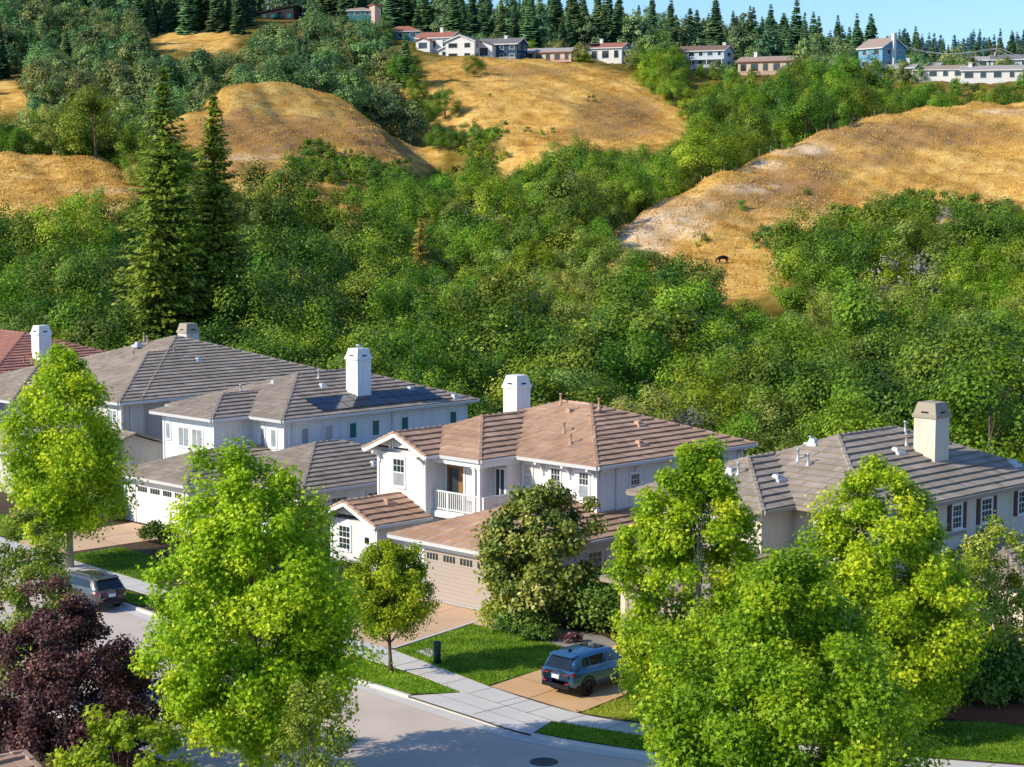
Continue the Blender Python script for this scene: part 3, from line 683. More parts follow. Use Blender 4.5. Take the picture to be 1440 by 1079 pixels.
def woods():
    rng = np.random.default_rng(11)
    # valley: from the back of the lots to the foot of the hills
    def t_val(X, Y, z):
        u = C45 * ((X - OX) - (Y - OY)); v = C45 * ((X - OX) + (Y - OY))
        px, py = proj(X, Y, z)
        ok = (v > np.where(u < -15, 31, 25.5)) & (Y < np.interp(px, [560, 640, 720, 900, 1010], [352, 352, 425, 455, 330]))
        ok &= ~((px > 1010) & (Y > 262))
        return ok & crown_clear(X, Y, z, 7.5, 3.0)
    X, Y, z = scatter(-110, 110, 105, 460, 5.6, rng, t_val)
    px, py = proj(X, Y, z + 5)
    nz = np.sin(X * .09 + 1.3) * np.cos(Y * .055 - X * .03) + .5 * np.sin(X * .21 + Y * .13)
    for i in np.argsort(Y):
        r = rng.random(); dark = (px[i] < 500) * .35 + (px[i] > 1040) * .35 - .15
        s = rng.uniform(.78, 1.15) * (1.35 if rng.random() < .2 else 1)
        if Y[i] < 150: s *= .92
        v = nz[i] + rng.normal(0, .45)
        if r < .018: k = K_GRY
        elif v < -.25 + dark: k = K_OAK
        elif v < .40 + dark * .5: k = K_BAY
        else: k = K_WIL
        if k.n >= 290: k = min((K_OAK, K_BAY, K_WIL), key=lambda q: q.n)
        if k.n >= 290: continue
        k.put(X[i], Y[i], z[i], s * (1.06 if k is K_OAK else 1), rng)
    # ravine behind the right hill
    def t_rav(X, Y, z):
        px, py = proj(X, Y, z); ax = np.interp(px, [880, 960, 1010, 1100, 1200, 1300, 1440], [292, 302, 318, 348, 378, 412, 434])
        return (px > 885) & (Y > ax) & (Y < np.interp(px, [880, 1000, 1200, 1300, 1440], [600, 590, 540, 480, 470])) & crown_clear(X, Y, z, 9.5, 3.5)
    X, Y, z = scatter(10, 190, 290, 600, 7.4, rng, t_rav)
    for i in np.argsort(Y):
        if K_RAV.n < 270: K_RAV.put(X[i], Y[i], z[i], rng.uniform(.95, 1.4), rng)
    # upper slopes
    def t_slp(X, Y, z):
        px, py = proj(X, Y, z)
        ok = (Y > np.interp(px, [-60, 200, 260, 620, 1000, 1500], [352, 360, 440, 470, 600, 560])) & (Y < 665)
        ok &= ~((px > 612) & (px < 985) & (Y < 585))
        return ok & crown_clear(X, Y, z, 10, 4)
    X, Y, z = scatter(-210, 215, 350, 665, 8.9, rng, t_slp)
    for i in np.argsort(Y):
        if rng.random() < .12 and Y[i] > 480 and K_FIR.n < 60: K_FIR.put(X[i], Y[i], z[i], rng.uniform(.45, .75), rng)
        elif K_SLP.n < 292: K_SLP.put(X[i], Y[i], z[i], rng.uniform(.75, 1.2), rng)
    # firs and broad evergreens on the ridge behind the houses
    def t_fir(X, Y, z): return (Y > np.interp(proj(X, Y, z)[0], [0, 600, 1000, 1250, 1440], [655, 648, 640, 600, 590])) & crown_clear(X, Y, z, 20, 2.5)
    X, Y, z = scatter(-240, 240, 590, 790, 8.6, rng, t_fir)
    for i in np.argsort(Y + rng.normal(0, 25, len(Y))):
        px, _ = proj(X[i], Y[i], z[i]); k = float(np.interp(px, [0, 600, 1000, 1130, 1250, 1440], [.70, .84, 1.0, 1.05, .88, .80]))
        if px > 1230 and Y[i] < 700:
            if rng.random() < .5 and K_SLP.n < 296: K_SLP.put(X[i], Y[i], z[i], rng.uniform(.6, .85), rng)
            continue
        if rng.random() < .42 and K_CED.n < 290: K_CED.put(X[i], Y[i], z[i], rng.uniform(.65, 1.05) * k, rng)
        elif K_FIR.n < 298: K_FIR.put(X[i], Y[i], z[i], rng.uniform(.7, 1.2) * k, rng)
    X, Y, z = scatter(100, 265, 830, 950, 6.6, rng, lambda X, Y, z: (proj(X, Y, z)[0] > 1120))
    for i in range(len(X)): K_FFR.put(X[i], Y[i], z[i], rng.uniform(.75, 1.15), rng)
    # shrubs: foot of hills B and C, and the shrub belt below hill D
    zones = [([(410, 214), (470, 216), (560, 240), (600, 245), (520, 262), (440, 258), (415, 240)], 345, 425, 70), ([(640, 195), (700, 190), (722, 205), (702, 240), (660, 262), (610, 250)], 390, 470, 60),
             ([(1130, 300), (1200, 308), (1300, 284), (1440, 306), (1440, 372), (1300, 368), (1160, 345)], 235, 320, 110), ([(1060, 335), (1110, 332), (1110, 350), (1060, 350)], 240, 300, 5), ([(500, 262), (700, 250), (640, 300), (480, 300)], 320, 400, 45)]
    for poly, ya, yb, n in zones:
        c = 0; tries = 0
        while c < n and tries < 9000:
            tries += 1
            x = rng.uniform(min(p[0] for p in poly), max(p[0] for p in poly)); Yq = rng.uniform(ya, yb); Xq = (x - 720) / F * Yq
            zq = hz1(Xq, Yq); p, q = proj(Xq, Yq, zq)
            if inpoly(np.array([p]), np.array([q]), poly)[0]: K_SHR.put(Xq, Yq, zq, rng.uniform(.7, 1.35), rng); c += 1
    for x, Yq in [(742, 470), (760, 455), (776, 465), (690, 520), (708, 480), (1040, 285), (985, 262), (830, 520), (1135, 300)]:
        Xq = (x - 720) / F * Yq; K_SHR.put(Xq, Yq, hz1(Xq, Yq), rng.uniform(.5, .8), rng)
def slope_shrubs():
    rng = np.random.default_rng(21)
    def t1(X, Y, z):
        px, py = proj(X, Y, z)
        return (Y > np.interp(px, [-60, 200, 260, 560, 600, 880, 960, 1440], [352, 360, 440, 500, 585, 600, 430, 432])) & (py > 60) & crown_clear(X, Y, z, 3.0, 2.0)
    X, Y, z = scatter(-150, 190, 352, 640, 6.2, rng, t1)
    px, py = proj(X, Y, z); w = rng.random(len(X)) + (px > 560) * .6 + ((px > 1020) & (Y > 436)) * 1.2
    for i in np.argsort(-w)[:295]: K_SSH.put(X[i], Y[i], z[i], rng.uniform(1.0, 1.7), rng)
def far_gardens():
    rng = np.random.default_rng(23); n = 0
    for _ in range(4000):
        if n >= 230: break
        px = rng.uniform(440, 1440); Y = float(np.interp(px, [440, 600, 900, 1120, 1250, 1440], [672, 612, 606, 585, 545, 515])) + rng.uniform(-12, 34); X = (px - 720) / F * Y; zz = hz1(X, Y)
        if 600 < px < 960 and Y < 618: continue
        sc = rng.uniform(.35, .75); ok = True
        p0, q0 = proj(X, Y, zz + 10 * sc * .9)
        for x0, y0, x1, y1, D in FAR_RECTS:
            if x0 - 2 < p0 < x1 + 2 and q0 < y0 + (y1 - y0) * .5 and Y < D + 8: ok = False
        if ok: K_GAR.put(X, Y, zz, sc, rng); n += 1
woods(); slope_shrubs(); far_gardens()
print('COUNTS', {k.name: k.n for k in (K_OAK, K_BAY, K_WIL, K_GRY, K_RAV, K_SLP, K_FIR, K_CED, K_FFR, K_SHR)})

def on_ground(px, Y, dz=0.0):
    X = (px - 720) / F * Y * cp_; return (X, Y, hz1(X, Y) - .3 + dz)
# single trees one can tell apart
for px, Y, k in [(578, 512, .9), (590, 498, 1.0), (600, 484, .8), (572, 530, 1.1), (606, 466, .75), (614, 452, .8), (620, 440, .7), (632, 462, .8), (640, 448, .7), (646, 470, .75), (586, 520, 1.0), (562, 545, 1.1), (596, 512, .95)]:
    X, Y, zz = on_ground(px, Y); K_GUL.put(X, Y, zz, k, np.random.default_rng(int(px)))
def lone(name, label, cat, px, Y, me, sc, rz=0.0, zs=None):
    return tag(link(name, me, None, on_ground(px, Y), rz, (sc, sc, zs or sc)), label, cat)
lone('oak_tree', 'lone round oak near the top of the central golden hill', 'oak tree', 666, 548, OAK[0], .85)
lone('oak_tree', 'round oak standing at the head of the shaded gully', 'oak tree', 626, 492, OAK[1], 1.0)
lone('oak_tree', 'smaller oak on the right edge of the shaded gully', 'oak tree', 662, 470, OAK[2], .85)
lone('oak_tree', 'big dark oak at the left foot of the valley below the small golden hill', 'oak tree', 135, 215, OAK[3], 1.45)
lone('oak_tree', 'large spreading dark oak beside the two tall redwoods', 'oak tree', 392, 228, OAK[4], 1.75)
lone('oak_tree', 'large dark oak in front of the spreading oak, right of the redwoods', 'oak tree', 360, 192, OAK[1], 1.55)
DARK = [wild_mesh('oak_tree', 220 + i, 8, 4.1, 1.0, 'oak_dark', 44, 260, .20, crad=(.9, 1.5)) for i in range(3)]
for i, (px, Y, sc, zs) in enumerate([(150, 172, 1.25, 1.3), (205, 162, 1.1, 1.05), (262, 158, 1.15, 1.1), (318, 164, 1.25, 1.25), (345, 178, 1.35, 1.6), (405, 182, 1.4, 1.55), (455, 196, 1.2, 1.3), (372, 206, 1.5, 2.0), (425, 222, 1.45, 1.9), (395, 240, 1.4, 2.25), (105, 205, 1.3, 1.5), (165, 222, 1.3, 1.5), (1120, 132, 1.15, 1.2), (1195, 128, 1.2, 1.15), (1270, 125, 1.25, 1.25), (1345, 122, 1.2, 1.2), (1410, 128, 1.3, 1.3), (1235, 150, 1.2, 1.3), (1330, 146, 1.3, 1.3)]):
    tag(link('oak_tree', DARK[i % 3], None, on_ground(px, Y), i * 1.3, (sc, sc, zs)), 'big dark oak by the redwoods' if px < 500 else 'big dark oak behind the cream house', 'oak tree', 'big dark oaks by the redwoods' if px < 500 else 'big dark oaks behind the cream house')
lone('bare_tree', 'grey leafless crown in front of the large dark oaks', 'bare tree', 432, 205, GRY[0], 1.25, .5, 1.55)
lone('poplar_tree', 'tall yellow autumn tree behind the hill crest houses', 'yellow tree', 826, 668, wild_mesh('poplar_tree', 201, 17, 3.4, 1, 'yellowleaf', 30, 60, .6, prof='vase', crad=(1.1, 1.7)), 1.0)
lone('round_tree', 'bright lime green tree beside the tall yellow tree on the crest', 'tree', 797, 662, wild_mesh('round_tree', 202, 10, 4.2, 1, 'lime', 26, 60, .6, crad=(1.1, 1.7)), .9)
lone('round_tree', 'bright yellow green crown among the dark oaks above the ravine', 'tree', 1142, 505, wild_mesh('round_tree', 203, 10, 5.2, 1, 'lime', 30, 70, .55, crad=(1.1, 1.8)), .95)
lone('oak_tree', 'huge dark green oak left of the far right houses', 'oak tree', 1215, 480, OAK[2], 1.75)
lone('round_tree', 'bright green tree below the power line on the right skyline', 'tree', 1315, 600, wild_mesh('round_tree', 204, 12, 3.6, 1, 'oak_light', 26, 60, .6, crad=(1.1, 1.7)), 1.1)
lone('round_tree', 'bright green bushy tree left of the taller power pole', 'tree', 1364, 590, wild_mesh('round_tree', 205, 10, 3.8, 1, 'oak_light', 26, 60, .6, crad=(1.1, 1.7)), 1.05)
lone('plum_tree', 'small dark purple tree between the far right houses', 'plum tree', 1318, 575, wild_mesh('plum_tree', 206, 6, 2.8, .6, 'plum', 18, 60, .5, crad=(.9, 1.3)), 1.0)
lone('eucalyptus_tree', 'broad grey green gum tree left of the blue balcony house', 'gum tree', 925, 610, wild_mesh('eucalyptus_tree', 207, 12, 5.0, 1.5, 'willow', 30, 60, .6, prof='vase', crad=(1.1, 1.8)), 1.0)
lone('eucalyptus_tree', 'yellow green gum tree with pale limbs above the small golden hill', 'gum tree', 100, 375, wild_mesh('eucalyptus_tree', 208, 15, 6.0, 2, 'oak_light', 40, 80, .5, prof='vase', crad=(1.0, 1.7), bark='bark_pale'), 1.0)
lone('eucalyptus_tree', 'grey green gum tree at the right end of the small golden hill', 'gum tree', 165, 385, wild_mesh('eucalyptus_tree', 209, 13, 5.5, 2, 'willow', 40, 70, .5, prof='vase', crad=(1.0, 1.7), bark='bark_pale'), 1.0)
lone('eucalyptus_tree', 'bushy gum tree on the left margin behind the small golden hill', 'gum tree', 20, 370, wild_mesh('eucalyptus_tree', 210, 11, 5.0, 1.5, 'oak_light', 36, 70, .5, prof='dome', crad=(1.0, 1.7), bark='bark_pale'), 1.0)
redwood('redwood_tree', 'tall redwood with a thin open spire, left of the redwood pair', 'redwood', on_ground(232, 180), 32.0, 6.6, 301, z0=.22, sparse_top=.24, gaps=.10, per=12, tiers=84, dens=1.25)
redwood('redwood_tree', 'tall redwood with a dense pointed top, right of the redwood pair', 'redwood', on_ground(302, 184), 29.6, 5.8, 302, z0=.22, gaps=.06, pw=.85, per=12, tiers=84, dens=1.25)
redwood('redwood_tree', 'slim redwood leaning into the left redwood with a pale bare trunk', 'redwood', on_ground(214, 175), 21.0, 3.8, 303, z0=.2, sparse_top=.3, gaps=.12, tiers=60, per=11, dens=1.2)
redwood('redwood_tree', 'thin sparse rust coloured redwood standing alone in the valley', 'redwood', on_ground(592, 250), 13.0, 2.2, 304, leaf='rustwood', gaps=.35, tiers=40, per=6, pw=.6, z0=.2)

# ------------------------------------------------------------------ ground of the street
def ev(poly, n=None): return poly
def sheet(name, uv, z, m, kind='structure', thick=0.0):
    mb = MB(); top = [W(u, v, z) for u, v in uv]; a = sum(top[i][0] * top[(i + 1) % len(top)][1] - top[(i + 1) % len(top)][0] * top[i][1] for i in range(len(top)))
    if a < 0: top.reverse()
    mb.poly(top)
    if thick:
        for p, q in zip(top, top[1:] + top[:1]): mb.poly([p, (p[0], p[1], z - thick), (q[0], q[1], z - thick), q])
    return tag(mb.build(name, m), kind=kind)
def smooth(pts, n=6):
    out = []
    for i in range(len(pts) - 1):
        p0, p1, p2, p3 = pts[max(i - 1, 0)], pts[i], pts[i + 1], pts[min(i + 2, len(pts) - 1)]
        for k in range(n):
            t = k / n
            out.append(tuple(.5 * (2 * b + (c - a) * t + (2 * a - 5 * b + 4 * c - d) * t * t + (3 * b - a - 3 * c + d) * t ** 3) for a, b, c, d in zip(p0, p1, p2, p3)))
    return out + [pts[-1]]
KERB = smooth([(-75, -5.5), (-50, -7.8), (-30, -10.3), (-13, -11.5), (2, -12.85), (8.9, -13.15), (12.3, -13.35), (16, -13.6), (19.6, -13.75), (24.2, -12.5), (30, -10.2), (40, -4.5), (52, 3)])
SWI = smooth([(-75, -2.0), (-50, -4.3), (-28, -6.9), (-13, -8.0), (6, -8.7), (13.5, -10.05), (18.9, -10.45), (22.6, -9.45), (30, -6.8), (40, -1.0), (52, 6.6)])
SWO = smooth([(-75, -3.6), (-50, -5.9), (-28, -8.5), (-13, -9.6), (6.3, -10.55), (10.2, -10.85), (13.5, -11.45), (18.8, -11.9), (23.2, -10.75), (30, -8.2), (40, -2.3), (52, 5.2)])
def off(line, d): return [(u, v + d) for u, v in line]
def clipu(line, a, b):
    pts = [p for p in line if a < p[0] < b]; f = lambda x: (x, float(np.interp(x, [p[0] for p in line], [p[1] for p in line])))
    return [f(a)] + pts + [f(b)]
def band(l1, l2): return list(l1) + list(reversed(l2))
NEAR = [(u, v - 11.6 if u < 20 else v - 12.5) for u, v in KERB]
sheet('street', band(KERB, NEAR), -.13, M['asphalt'])
sheet('front_yard_soil', band([(-75, 34), (52, 34)], SWI), -.012, M['soil'])
sheet('sidewalk', band(SWI, SWO), 0.0, M['concrete'], thick=.15)
sheet('verge_soil', band(SWO, KERB), -.03, M['soil'])
sheet('near_side_yard', band(NEAR, [(-75, -45), (52, -45)]), -.03, M['soil'])
def ribbon(name, l1, l2, z1, z0, m):
    mb = MB(); A = [W(u, v, z1) for u, v in l1]; B = [W(u, v, z1) for u, v in l2]
    for i in range(len(A) - 1):
        mb.poly([B[i], B[i + 1], A[i + 1], A[i]])
        for P_, Q_ in ((B[i], B[i + 1]), (A[i + 1], A[i])): mb.poly([(P_[0], P_[1], z0), (Q_[0], Q_[1], z0), Q_, P_])
    return tag(mb.build(name, m), kind='structure')
for a, b in ((-75, -29.0), (-22.8, .6), (6.3, 12.35), (19.55, 52)):
    k = clipu(KERB, a, b); ribbon('kerb', off(k, .17), k, .012, -.16, M['concrete'])
ribbon('kerb', off(clipu(KERB, 12.35, 19.55), .17), clipu(KERB, 12.35, 19.55), -.085, -.16, M['concrete'])
ribbon('kerb', off(clipu(KERB, .6, 6.3), .17), clipu(KERB, .6, 6.3), -.085, -.16, M['concrete'])
ribbon('kerb', off(clipu(KERB, -29, -22.8), .17), clipu(KERB, -29, -22.8), -.085, -.16, M['concrete'])
ribbon('kerb', NEAR, off(NEAR, -.17), .012, -.16, M['concrete'])
sheet('gutter_pan', band(KERB, off(KERB, -.62)), -.118, M['concrete'])
# driveway aprons (between kerb and sidewalk), driveways, lawns
sheet('driveway_apron', clipu(KERB, 12.35, 19.55) + [(18.85, -11.88), (13.5, -11.42)], -.004, M['concrete'])
sheet('driveway_apron', clipu(KERB, .6, 6.3) + [(5.9, -10.5), (1.2, -10.2)], -.004, M['concrete'])
sheet('driveway_apron', clipu(KERB, -29, -22.8) + [(-23.2, -8.9), (-28.6, -8.5)], -.004, M['concrete'])
sheet('driveway', [(.6, -8.45), (6.02, -8.70), (4.55, -.75), (-.7, -.75)], .004, M['drive'])
sheet('driveway', [(13.62, -10.05), (18.75, -10.43), (17.2, -1.2), (12.4, -1.2)], .004, M['drive2'])
sheet('driveway', [(-28.4, -6.9), (-23.4, -7.25), (-23.2, 1.4), (-28.9, 1.4)], .004, M['drive'])
sheet('driveway_threshold', [(-.75, -.72), (4.6, -.72), (4.5, -.1), (-.75, -.1)], .012, M['concrete'])
ribbon('driveway_edging', [(5.95, -8.6), (4.45, -.8)], [(6.12, -8.6), (4.62, -.8)], .03, -.05, M['concrete'])
ribbon('driveway_edging', [(18.6, -10.3), (17.4, -3)], [(18.9, -10.3), (17.7, -3)], .05, -.05, M['drive2'])
LAWNS = {
 'a': ([(6.3, -8.75), (13.45, -10.08), (13.0, -4.9), (11.4, -3.2), (8.2, -2.7), (5.1, -2.9)], 'lawn'),
 'b': ([(6.5, -10.75), (10.2, -11.0), (13.45, -11.52), (12.25, -13.1), (6.4, -12.85)], 'lawn'),
 'c': ([(18.95, -11.98), (23.2, -10.85), (30, -8.3), (38, -3.6), (38.4, -5.5), (30, -9.9), (24.2, -12.28), (19.6, -13.55)], 'lawn'),
 'd': ([(18.95, -10.35), (22.6, -9.35), (26, -8.0), (25.4, -2.5), (18.0, -3.6)], 'lawn_dry'),
 'e': ([(27.5, -7.6), (30, -6.7), (40, -.9), (37, 2), (30.8, -.4), (27, -3.5)], 'lawn'),
 'f': ([(-22.6, -7.3), (-13, -8.1), (-13.5, -4.4), (-22.6, -3.6)], 'lawn'),
 'g': ([(-30.2, -6.5), (-37, -5.6), (-37, -2.5), (-29.5, -3.6)], 'lawn'),
 'h': ([(-22.4, -9.2), (-13, -9.9), (-9, -10.1), (-9, -11.5), (-13, -11.2), (-22.4, -10.7)], 'lawn'),
}
def poly_fill(poly, n, rng):
    xs = [p[0] for p in poly]; ys = [p[1] for p in poly]
    u = rng.uniform(min(xs), max(xs), n); v = rng.uniform(min(ys), max(ys), n); k = inpoly(u, v, poly); return u[k], v[k]
def area(poly): return abs(sum(poly[i][0] * poly[(i + 1) % len(poly)][1] - poly[(i + 1) % len(poly)][0] * poly[i][1] for i in range(len(poly)))) / 2
def bbox_area(poly): xs = [p[0] for p in poly]; ys = [p[1] for p in poly]; return (max(xs) - min(xs)) * (max(ys) - min(ys))
for k, (poly, mn) in LAWNS.items():
    sheet('lawn', poly, .010, M[mn])
    rng = np.random.default_rng(ord(k)); u, v = poly_fill(poly, int(bbox_area(poly) * 240), rng)
    X = OX + C45 * (u + v); Y = OY + C45 * (v - u); n = len(X); h = rng.uniform(.05, .12, n)
    lean = rng.normal(0, .6, (n, 3)); lean[:, 2] = 1; lean = unit(lean)
    side = np.cross(lean, unit(rng.normal(size=(n, 3)))); side = unit(side)
    base = np.stack([X, Y, np.full(n, .0)], 1); w = rng.uniform(.012, .03, n)[:, None]
    V = np.stack([base - side * w, base + side * w, base + lean * h[:, None] + side * w * .3, base + lean * h[:, None] - side * w * .3], 1).reshape(-1, 3)
    pat = .45 + .28 * np.sin(u * 1.1 + 2 * np.sin(v * .8)) * np.cos(v * 1.3) + .22 * np.sin(u * 3.1 - v * 2.3 + np.sin(u * 2))
    tn = np.clip(pat * .8 + rng.normal(.08, .2, n), 0, 1)
    tag(link('grass', np_mesh('grass', V, np.arange(4 * n).reshape(-1, 4), M['blade_dry' if mn == 'lawn_dry' else 'blade'], np.repeat(tn, 4))), 'short mown grass of the front lawns', 'grass', kind='stuff')
sheet('garden_path', [(4.7, -2.75), (6.6, -3.0), (7.0, -1.0), (4.9, -.8)], .012, M['drive'])
sheet('gravel_bed', [(10.6, -3.1), (13.0, -4.75), (12.4, -1.0), (10.9, -.3), (8.0, -.6), (8.2, -2.6)], .004, M['gravel'])
sheet('bark_bed', [(28.2, -1.8), (30.8, -.3), (36, 2.2), (34, 4.5), (28, 1.5)], .006, M['mulch'])
sheet('utility_cover_slab', [(7.2, -8.3), (8.3, -8.5), (8.2, -7.6), (7.1, -7.5)], .022, M['concrete'])
# saw-cut joints in the concrete, with real width
def strip(name, pts, w, z, m):
    mb = MB()
    for (u0, v0), (u1, v1) in zip(pts, pts[1:]):
        d = math.hypot(u1 - u0, v1 - v0); nx, ny = -(v1 - v0) / d * w / 2, (u1 - u0) / d * w / 2
        mb.poly([W(u0 + nx, v0 + ny, z), W(u0 - nx, v0 - ny, z), W(u1 - nx, v1 - ny, z), W(u1 + nx, v1 + ny, z)])
    return tag(mb.build(name, m), kind='structure')
mb = MB()
def jl(p, q, w=.03, z=.0065):
    (u0, v0), (u1, v1) = p, q; d = math.hypot(u1 - u0, v1 - v0); nx, ny = -(v1 - v0) / d * w / 2, (u1 - u0) / d * w / 2
    mb.poly([W(u0 - nx, v0 - ny, z), W(u1 - nx, v1 - ny, z), W(u1 + nx, v1 + ny, z), W(u0 + nx, v0 + ny, z)])
for u in np.arange(-60, 40, 1.8):
    jl((u, float(np.interp(u, [p[0] for p in SWO], [p[1] for p in SWO]))), (u, float(np.interp(u, [p[0] for p in SWI], [p[1] for p in SWI]))), .025)
jl((13.5, -11.45), (18.85, -11.9)); jl((13.55, -10.08), (18.8, -10.45)); jl((16.1, -13.4), (16.2, -10.3)); jl((12.9, -12.4), (19.2, -12.9), .02)
jl((13.4, -8.2), (18.4, -8.5), .03, .0105); jl((16, -10.2), (14.9, -1.4), .03, .0105); jl((3.2, -8.5), (2, -.8), .02, .0105); jl((.4, -5), (5.3, -5.2), .02, .0105)
jl((-28.6, -3), (-23.3, -3.2), .03, .0105); jl((-26, -7), (-26, 1.2), .03, .0105)
tag(mb.build('pavement_joints', M['joint']), kind='structure')
# manhole cover in the street
mb = MB(); cx_, cy_, _ = W(22.0, -15.6); mb.lathe([(.50, -.135), (.50, -.112), (.40, -.110), (.40, -.116), (.12, -.116), (.12, -.108)], cx_, cy_, 28)
tag(mb.build('manhole_cover', mat('cast_iron', (.10, .09, .09), .6, .2, 8, .4, 40, metal=.5)), 'round dark iron manhole cover in the asphalt near the kerb', 'manhole cover')
# green utility pedestal on the lawn
root = empty('utility_pedestal', 'dark green utility pedestal standing on the lawn beside the sidewalk', 'utility box', W(9.35, -9.02, 0), R(-45))
mb = MB(); mb.lathe([(.16, 0), (.16, .80), (.15, .86)], n=14); mb.build('body', mat('utility_green', (.03, .07, .055), .5), root, True)
mb = MB(); mb.lathe([(.175, .80), (.185, .84), (.17, .93), (.08, .97)], n=14); mb.build('lid', mat('utility_green_lid', (.035, .085, .07), .45), root, True)

# ------------------------------------------------------------------ houses
def clip_half(poly, f):
    out = []
    for i in range(len(poly)):
        a, b = poly[i], poly[(i + 1) % len(poly)]; fa, fb = f(a), f(b)
        if fa >= 0: out.append(a)
        if (fa >= 0) != (fb >= 0):
            t = fa / (fa - fb); out.append(tuple(a[k] + (b[k] - a[k]) * t for k in range(len(a))))
    return out
def tiled(mb, poly, rng, course=.52, tile=.42, lip=.085):
    """a roof plane laid with overlapping courses of flat tiles"""
    P = [Vector(p) for p in poly]; n = (P[1] - P[0]).cross(P[2] - P[0]).normalized()
    if n.z < 0: n = -n
    up = (Vector((0, 0, 1)) - n * n.z).normalized(); s = up.cross(n); o = P[0]
    q = [((p - o).dot(s), (p - o).dot(up)) for p in P]
    a0, a1 = min(x for x, _ in q), max(x for x, _ in q); t0, t1 = min(y for _, y in q), max(y for _, y in q)
    k = 0; t = t0
    mb.poly([p - n * .05 for p in P], 0, .3)
    while t < t1 - .02:
        tb = min(t + course, t1); row = clip_half(clip_half(q, lambda p: p[1] - t), lambda p: tb - p[1])
        if len(row) >= 3:
            x = a0 - tile * (.5 if k % 2 else 0) - rng.random() * .05; rt = rng.normal(.5, .07)
            while x < a1:
                c = clip_half(clip_half(row, lambda p: p[0] - x), lambda p: x + tile - p[0])
                if len(c) >= 3:
                    j = rng.normal(0, .006); tn = float(np.clip(rt + rng.normal(0, .14), 0, 1))
                    f3 = lambda p: o + s * p[0] + up * p[1] + n * (lip * (1 - (p[1] - t) / course) + j)
                    mb.poly([f3(p) for p in c], 0, tn)
                    lo = [p for p in c if p[1] < t + .004]
                    if len(lo) >= 2:
                        xa, xb = min(p[0] for p in lo), max(p[0] for p in lo)
                        if xb - xa > .02:
                            A, B = f3((xa, t)), f3((xb, t)); mb.poly([A - n * (lip + .03), B - n * (lip + .03), B, A], 0, tn * .25)  # butt face toned dark to deepen the shadow line under each course
                x += tile
        t += course; k += 1
def caps(mb, p, q, w=.26):
    """a row of lapped ridge tiles"""
    p = Vector(p); q = Vector(q); d = (q - p); Lh = d.length; d.normalize(); s = d.cross(Vector((0, 0, 1))).normalized(); u = s.cross(d)
    n = max(1, int(Lh / .42))
    for i in range(n):
        a = p + d * (Lh * i / n - .03); b = p + d * (Lh * (i + 1) / n + .03); ra, rb = .085, .045
        pa = [a - s * w / 2 - u * .03, a - s * w * .3 + u * ra, a + s * w * .3 + u * ra, a + s * w / 2 - u * .03]; pb = [b - s * w / 2 - u * .05, b - s * w * .3 + u * rb, b + s * w * .3 + u * rb, b + s * w / 2 - u * .05]
        tn = random.uniform(.3, .6)
        for i0 in range(3): mb.poly([pa[i0], pa[i0 + 1], pb[i0 + 1], pb[i0]], 0, tn)
        mb.poly(pa, 0, tn * .7)
def gutter(mb, p, q, out, h=.17, w=.13, m=0):
    p = Vector(p); q = Vector(q); o = Vector(out).normalized() * w
    mb.hexa([p + Vector((0, 0, -h)), q + Vector((0, 0, -h)), q + o * .7 + Vector((0, 0, -h)), p + o * .7 + Vector((0, 0, -h))], [p, q, q + o, p + o], m)

